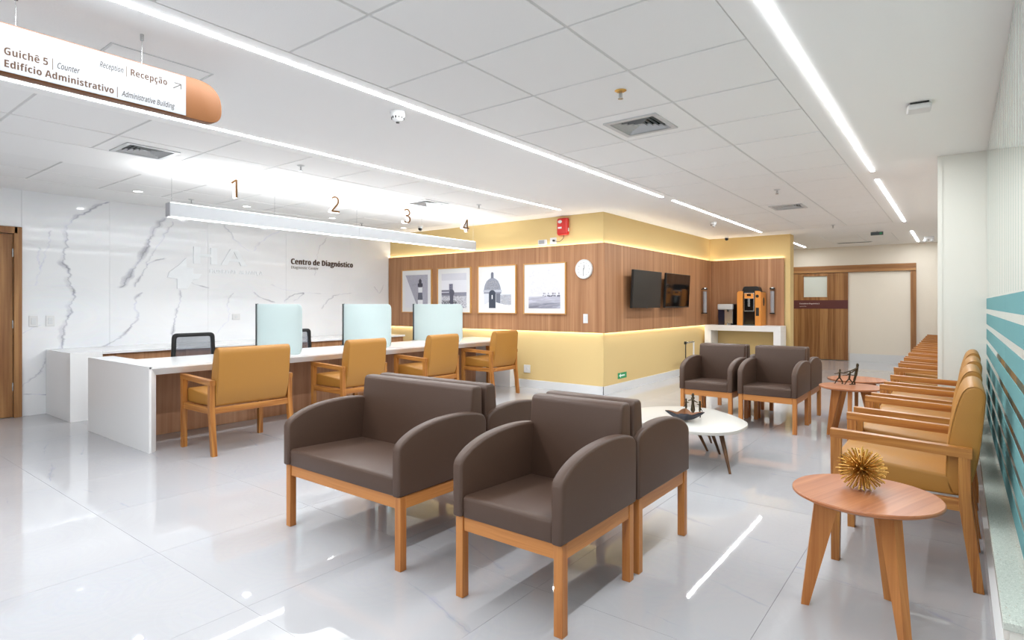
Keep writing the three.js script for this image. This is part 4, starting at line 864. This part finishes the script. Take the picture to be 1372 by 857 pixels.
// ceiling air diffusers
function vent(label, x, z, group) {
  const t = thing('air_vent', label, 'air vent', [x, C, z], 0, group), h = 0.2, i = 0.165;
  M('frame', [B(-h, h, -0.008, 0.004, i, h, 0.002), B(-h, h, -0.008, 0.004, -h, -i, 0.002), B(-h, -i, -0.008, 0.004, -i, i, 0.002), B(i, h, -0.008, 0.004, -i, i, 0.002)], mat.alu, t);
  M('plenum', [B(-i - 0.01, i + 0.01, 0.085, 0.09, -i - 0.01, i + 0.01), B(-i - 0.012, -i, 0.02, 0.09, -i, i), B(i, i + 0.012, 0.02, 0.09, -i, i), B(-i, i, 0.02, 0.09, -i - 0.012, -i), B(-i, i, 0.02, 0.09, i, i + 0.012)], mat.darkHole, t);
  for (let q = 0; q < 4; q++) for (let k = 0; k < 5; k++) {
    const r1 = i - k * 0.032, r0 = r1 - 0.013, g = hexa([[-r1, 0, r1], [r1, 0, r1], [r1, 0.0015, r1], [-r1, 0.0015, r1]], [[-r0 + 0.0, 0.022, r0], [r0, 0.022, r0], [r0, 0.0235, r0 + 0.0015], [-r0, 0.0235, r0 + 0.0015]]);
    M('slat', g.rotateY(q * Math.PI / 2), mat.alu, t);
  }
  M('centre_plate', B(-0.012, 0.012, 0.004, 0.006, -0.012, 0.012), mat.alu, t);
}
vent('square ceiling air vent near the brass sprinkler', -1.82, -3.9, 'ceiling air vents'); vent('square ceiling air vent further along toward the corridor', -1.79, -8.35, 'ceiling air vents');
vent('square ceiling air vent near the hanging direction sign', -5.45, -2.01, 'ceiling air vents'); vent('square ceiling air vent near the hanging number three', -5.395, -5.23, 'ceiling air vents');
{ const t = thing('slot_vent', 'narrow grey slot vent in the ceiling by the corridor door', 'air vent', [-1.72, C, -14.0]); M('frame', B(-0.32, 0.32, -0.006, 0.004, -0.06, 0.06, 0.002), mat.alu, t); for (let k = 0; k < 3; k++) M('slot', B(-0.3, 0.3, -0.0075, -0.006, -0.04 + k * 0.03, -0.025 + k * 0.03), mat.darkHole, t); }
// sprinklers
for (const [x, z, lab] of [[-1.62, -3.19, 'brass ceiling sprinkler next to the square air vent'], [-4.86, -3.10, 'ceiling sprinkler near the hanging number two'], [-4.93, -5.72, 'ceiling sprinkler near the hanging number four'], [-1.62, -7.02, 'ceiling sprinkler before the second square air vent'], [-1.617, -10.7, 'ceiling sprinkler at the end of the tile field'], [-7.5, -3.28, 'ceiling sprinkler over the staff side near the hanging bar end'], [-7.55, -5.9, 'ceiling sprinkler over the staff side near the picture wall']]) {
  const t = thing('ceiling_sprinkler', lab, 'sprinkler', [x, C, z], 0, 'ceiling sprinklers');
  M('escutcheon', cyl(0.022, 0.036, 0.008, 0, -0.008, 0), lab.startsWith('brass') ? mat.brass : mat.alu, t); M('yoke', [bar([-0.008, -0.008, 0], [-0.009, -0.045, 0], 0.0025), bar([0.008, -0.008, 0], [0.009, -0.045, 0], 0.0025), cyl(0.004, 0.004, 0.03, 0, -0.04, 0)], mat.steel, t); M('deflector', cyl(0.016, 0.016, 0.002, 0, -0.05, 0), mat.steel, t);
}
// detectors, cameras, wireless box, emergency and exit lights
function detector(label, x, z, r) {
  const t = thing('smoke_detector', label, 'detector', [x, C, z], 0, 'ceiling detectors');
  M('base', cyl(r, r * 1.02, 0.012, 0, -0.012, 0, 32), mat.whiteP, t); M('dome', new THREE.LatheGeometry([[r * 0.95, -0.012], [r * 0.9, -0.03], [r * 0.7, -0.05], [r * 0.62, -0.056], [r * 0.3, -0.068], [0, -0.07]].map((p) => new THREE.Vector2(...p)).reverse(), 32), mat.whiteP, t);
  for (let k = 0; k < 12; k++) { const a = k * Math.PI / 6; M('slot', B(-0.004, 0.004, -0.050, -0.036, r * 0.76, r * 0.84).rotateY(a), mat.black, t); } M('sensor', cyl(0.012, 0.012, 0.006, 0, -0.075, 0), mat.black, t);
}
detector('white dome smoke detector between the two ceiling light lines', -2.985, -2.63, 0.052); detector('small white ceiling detector near the yellow corner wall', -3.06, -9.2, 0.05);
for (const [x, z, lab] of [[-3.52, -11.35, 'small ceiling camera above the coffee corner'], [-7.1, -6.75, 'small ceiling camera near the stone and wood wall corner']]) { const t = thing('ceiling_camera', lab, 'camera', [x, C, z], 0, 'ceiling cameras'); M('mount', cyl(0.035, 0.04, 0.03, 0, -0.03, 0), mat.whiteP, t); M('eye', new THREE.SphereGeometry(0.034, 20, 14).translate(0, -0.04, 0.005), mat.black, t); }
{ const t = thing('wireless_box', 'white square wireless access box on the ceiling', 'wireless box', [-0.20, C, -4.57], 0.1); M('case', new RoundedBoxGeometry(0.13, 0.035, 0.13, 3, 0.012).translate(0, -0.03, 0), mat.whiteP, t); M('mount', B(-0.05, 0.05, -0.013, 0, -0.05, 0.05), mat.black, t); }
{ const t = thing('emergency_lamp', 'twin emergency lamp on the ceiling by the corridor end', 'emergency lamp', [-0.44, C, -13.7]); M('case', new RoundedBoxGeometry(0.16, 0.05, 0.1, 2, 0.01).translate(0, -0.025, 0), mat.whiteP, t); for (const s of [-1, 1]) M('lamp_head', new THREE.SphereGeometry(0.04, 16, 10).scale(1, 0.8, 1).translate(s * 0.05, -0.07, 0.02), mat.alu, t); }
{ const t = thing('exit_sign', 'small dark exit sign with green mark under the ceiling', 'exit sign', [-1.14, C - 0.09, -12.1]); M('casing', B(-0.095, 0.095, 0.02, 0.078, -0.012, 0.012, 0.003), mat.darkSteel, t); M('green_mark', B(0.04, 0.075, 0.035, 0.062, 0.012, 0.014), mat.exit, t); M('hanger', B(-0.01, 0.01, 0.075, 0.09, -0.004, 0.004), mat.steel, t); }
{ const t = thing('ceiling_hatch', 'square access hatch in the ceiling behind the direction sign', 'hatch', [-3.56, C, -1.32]); M('frame', [B(-0.25, 0.25, -0.003, 0.001, 0.24, 0.25), B(-0.25, 0.25, -0.003, 0.001, -0.25, -0.24), B(-0.25, -0.24, -0.003, 0.001, -0.24, 0.24), B(0.24, 0.25, -0.003, 0.001, -0.24, 0.24)], mat.alu, t); M('lid', B(-0.236, 0.236, -0.002, 0.001, -0.236, 0.236), mat.paint, t); }

renderer.render(scene, camera);
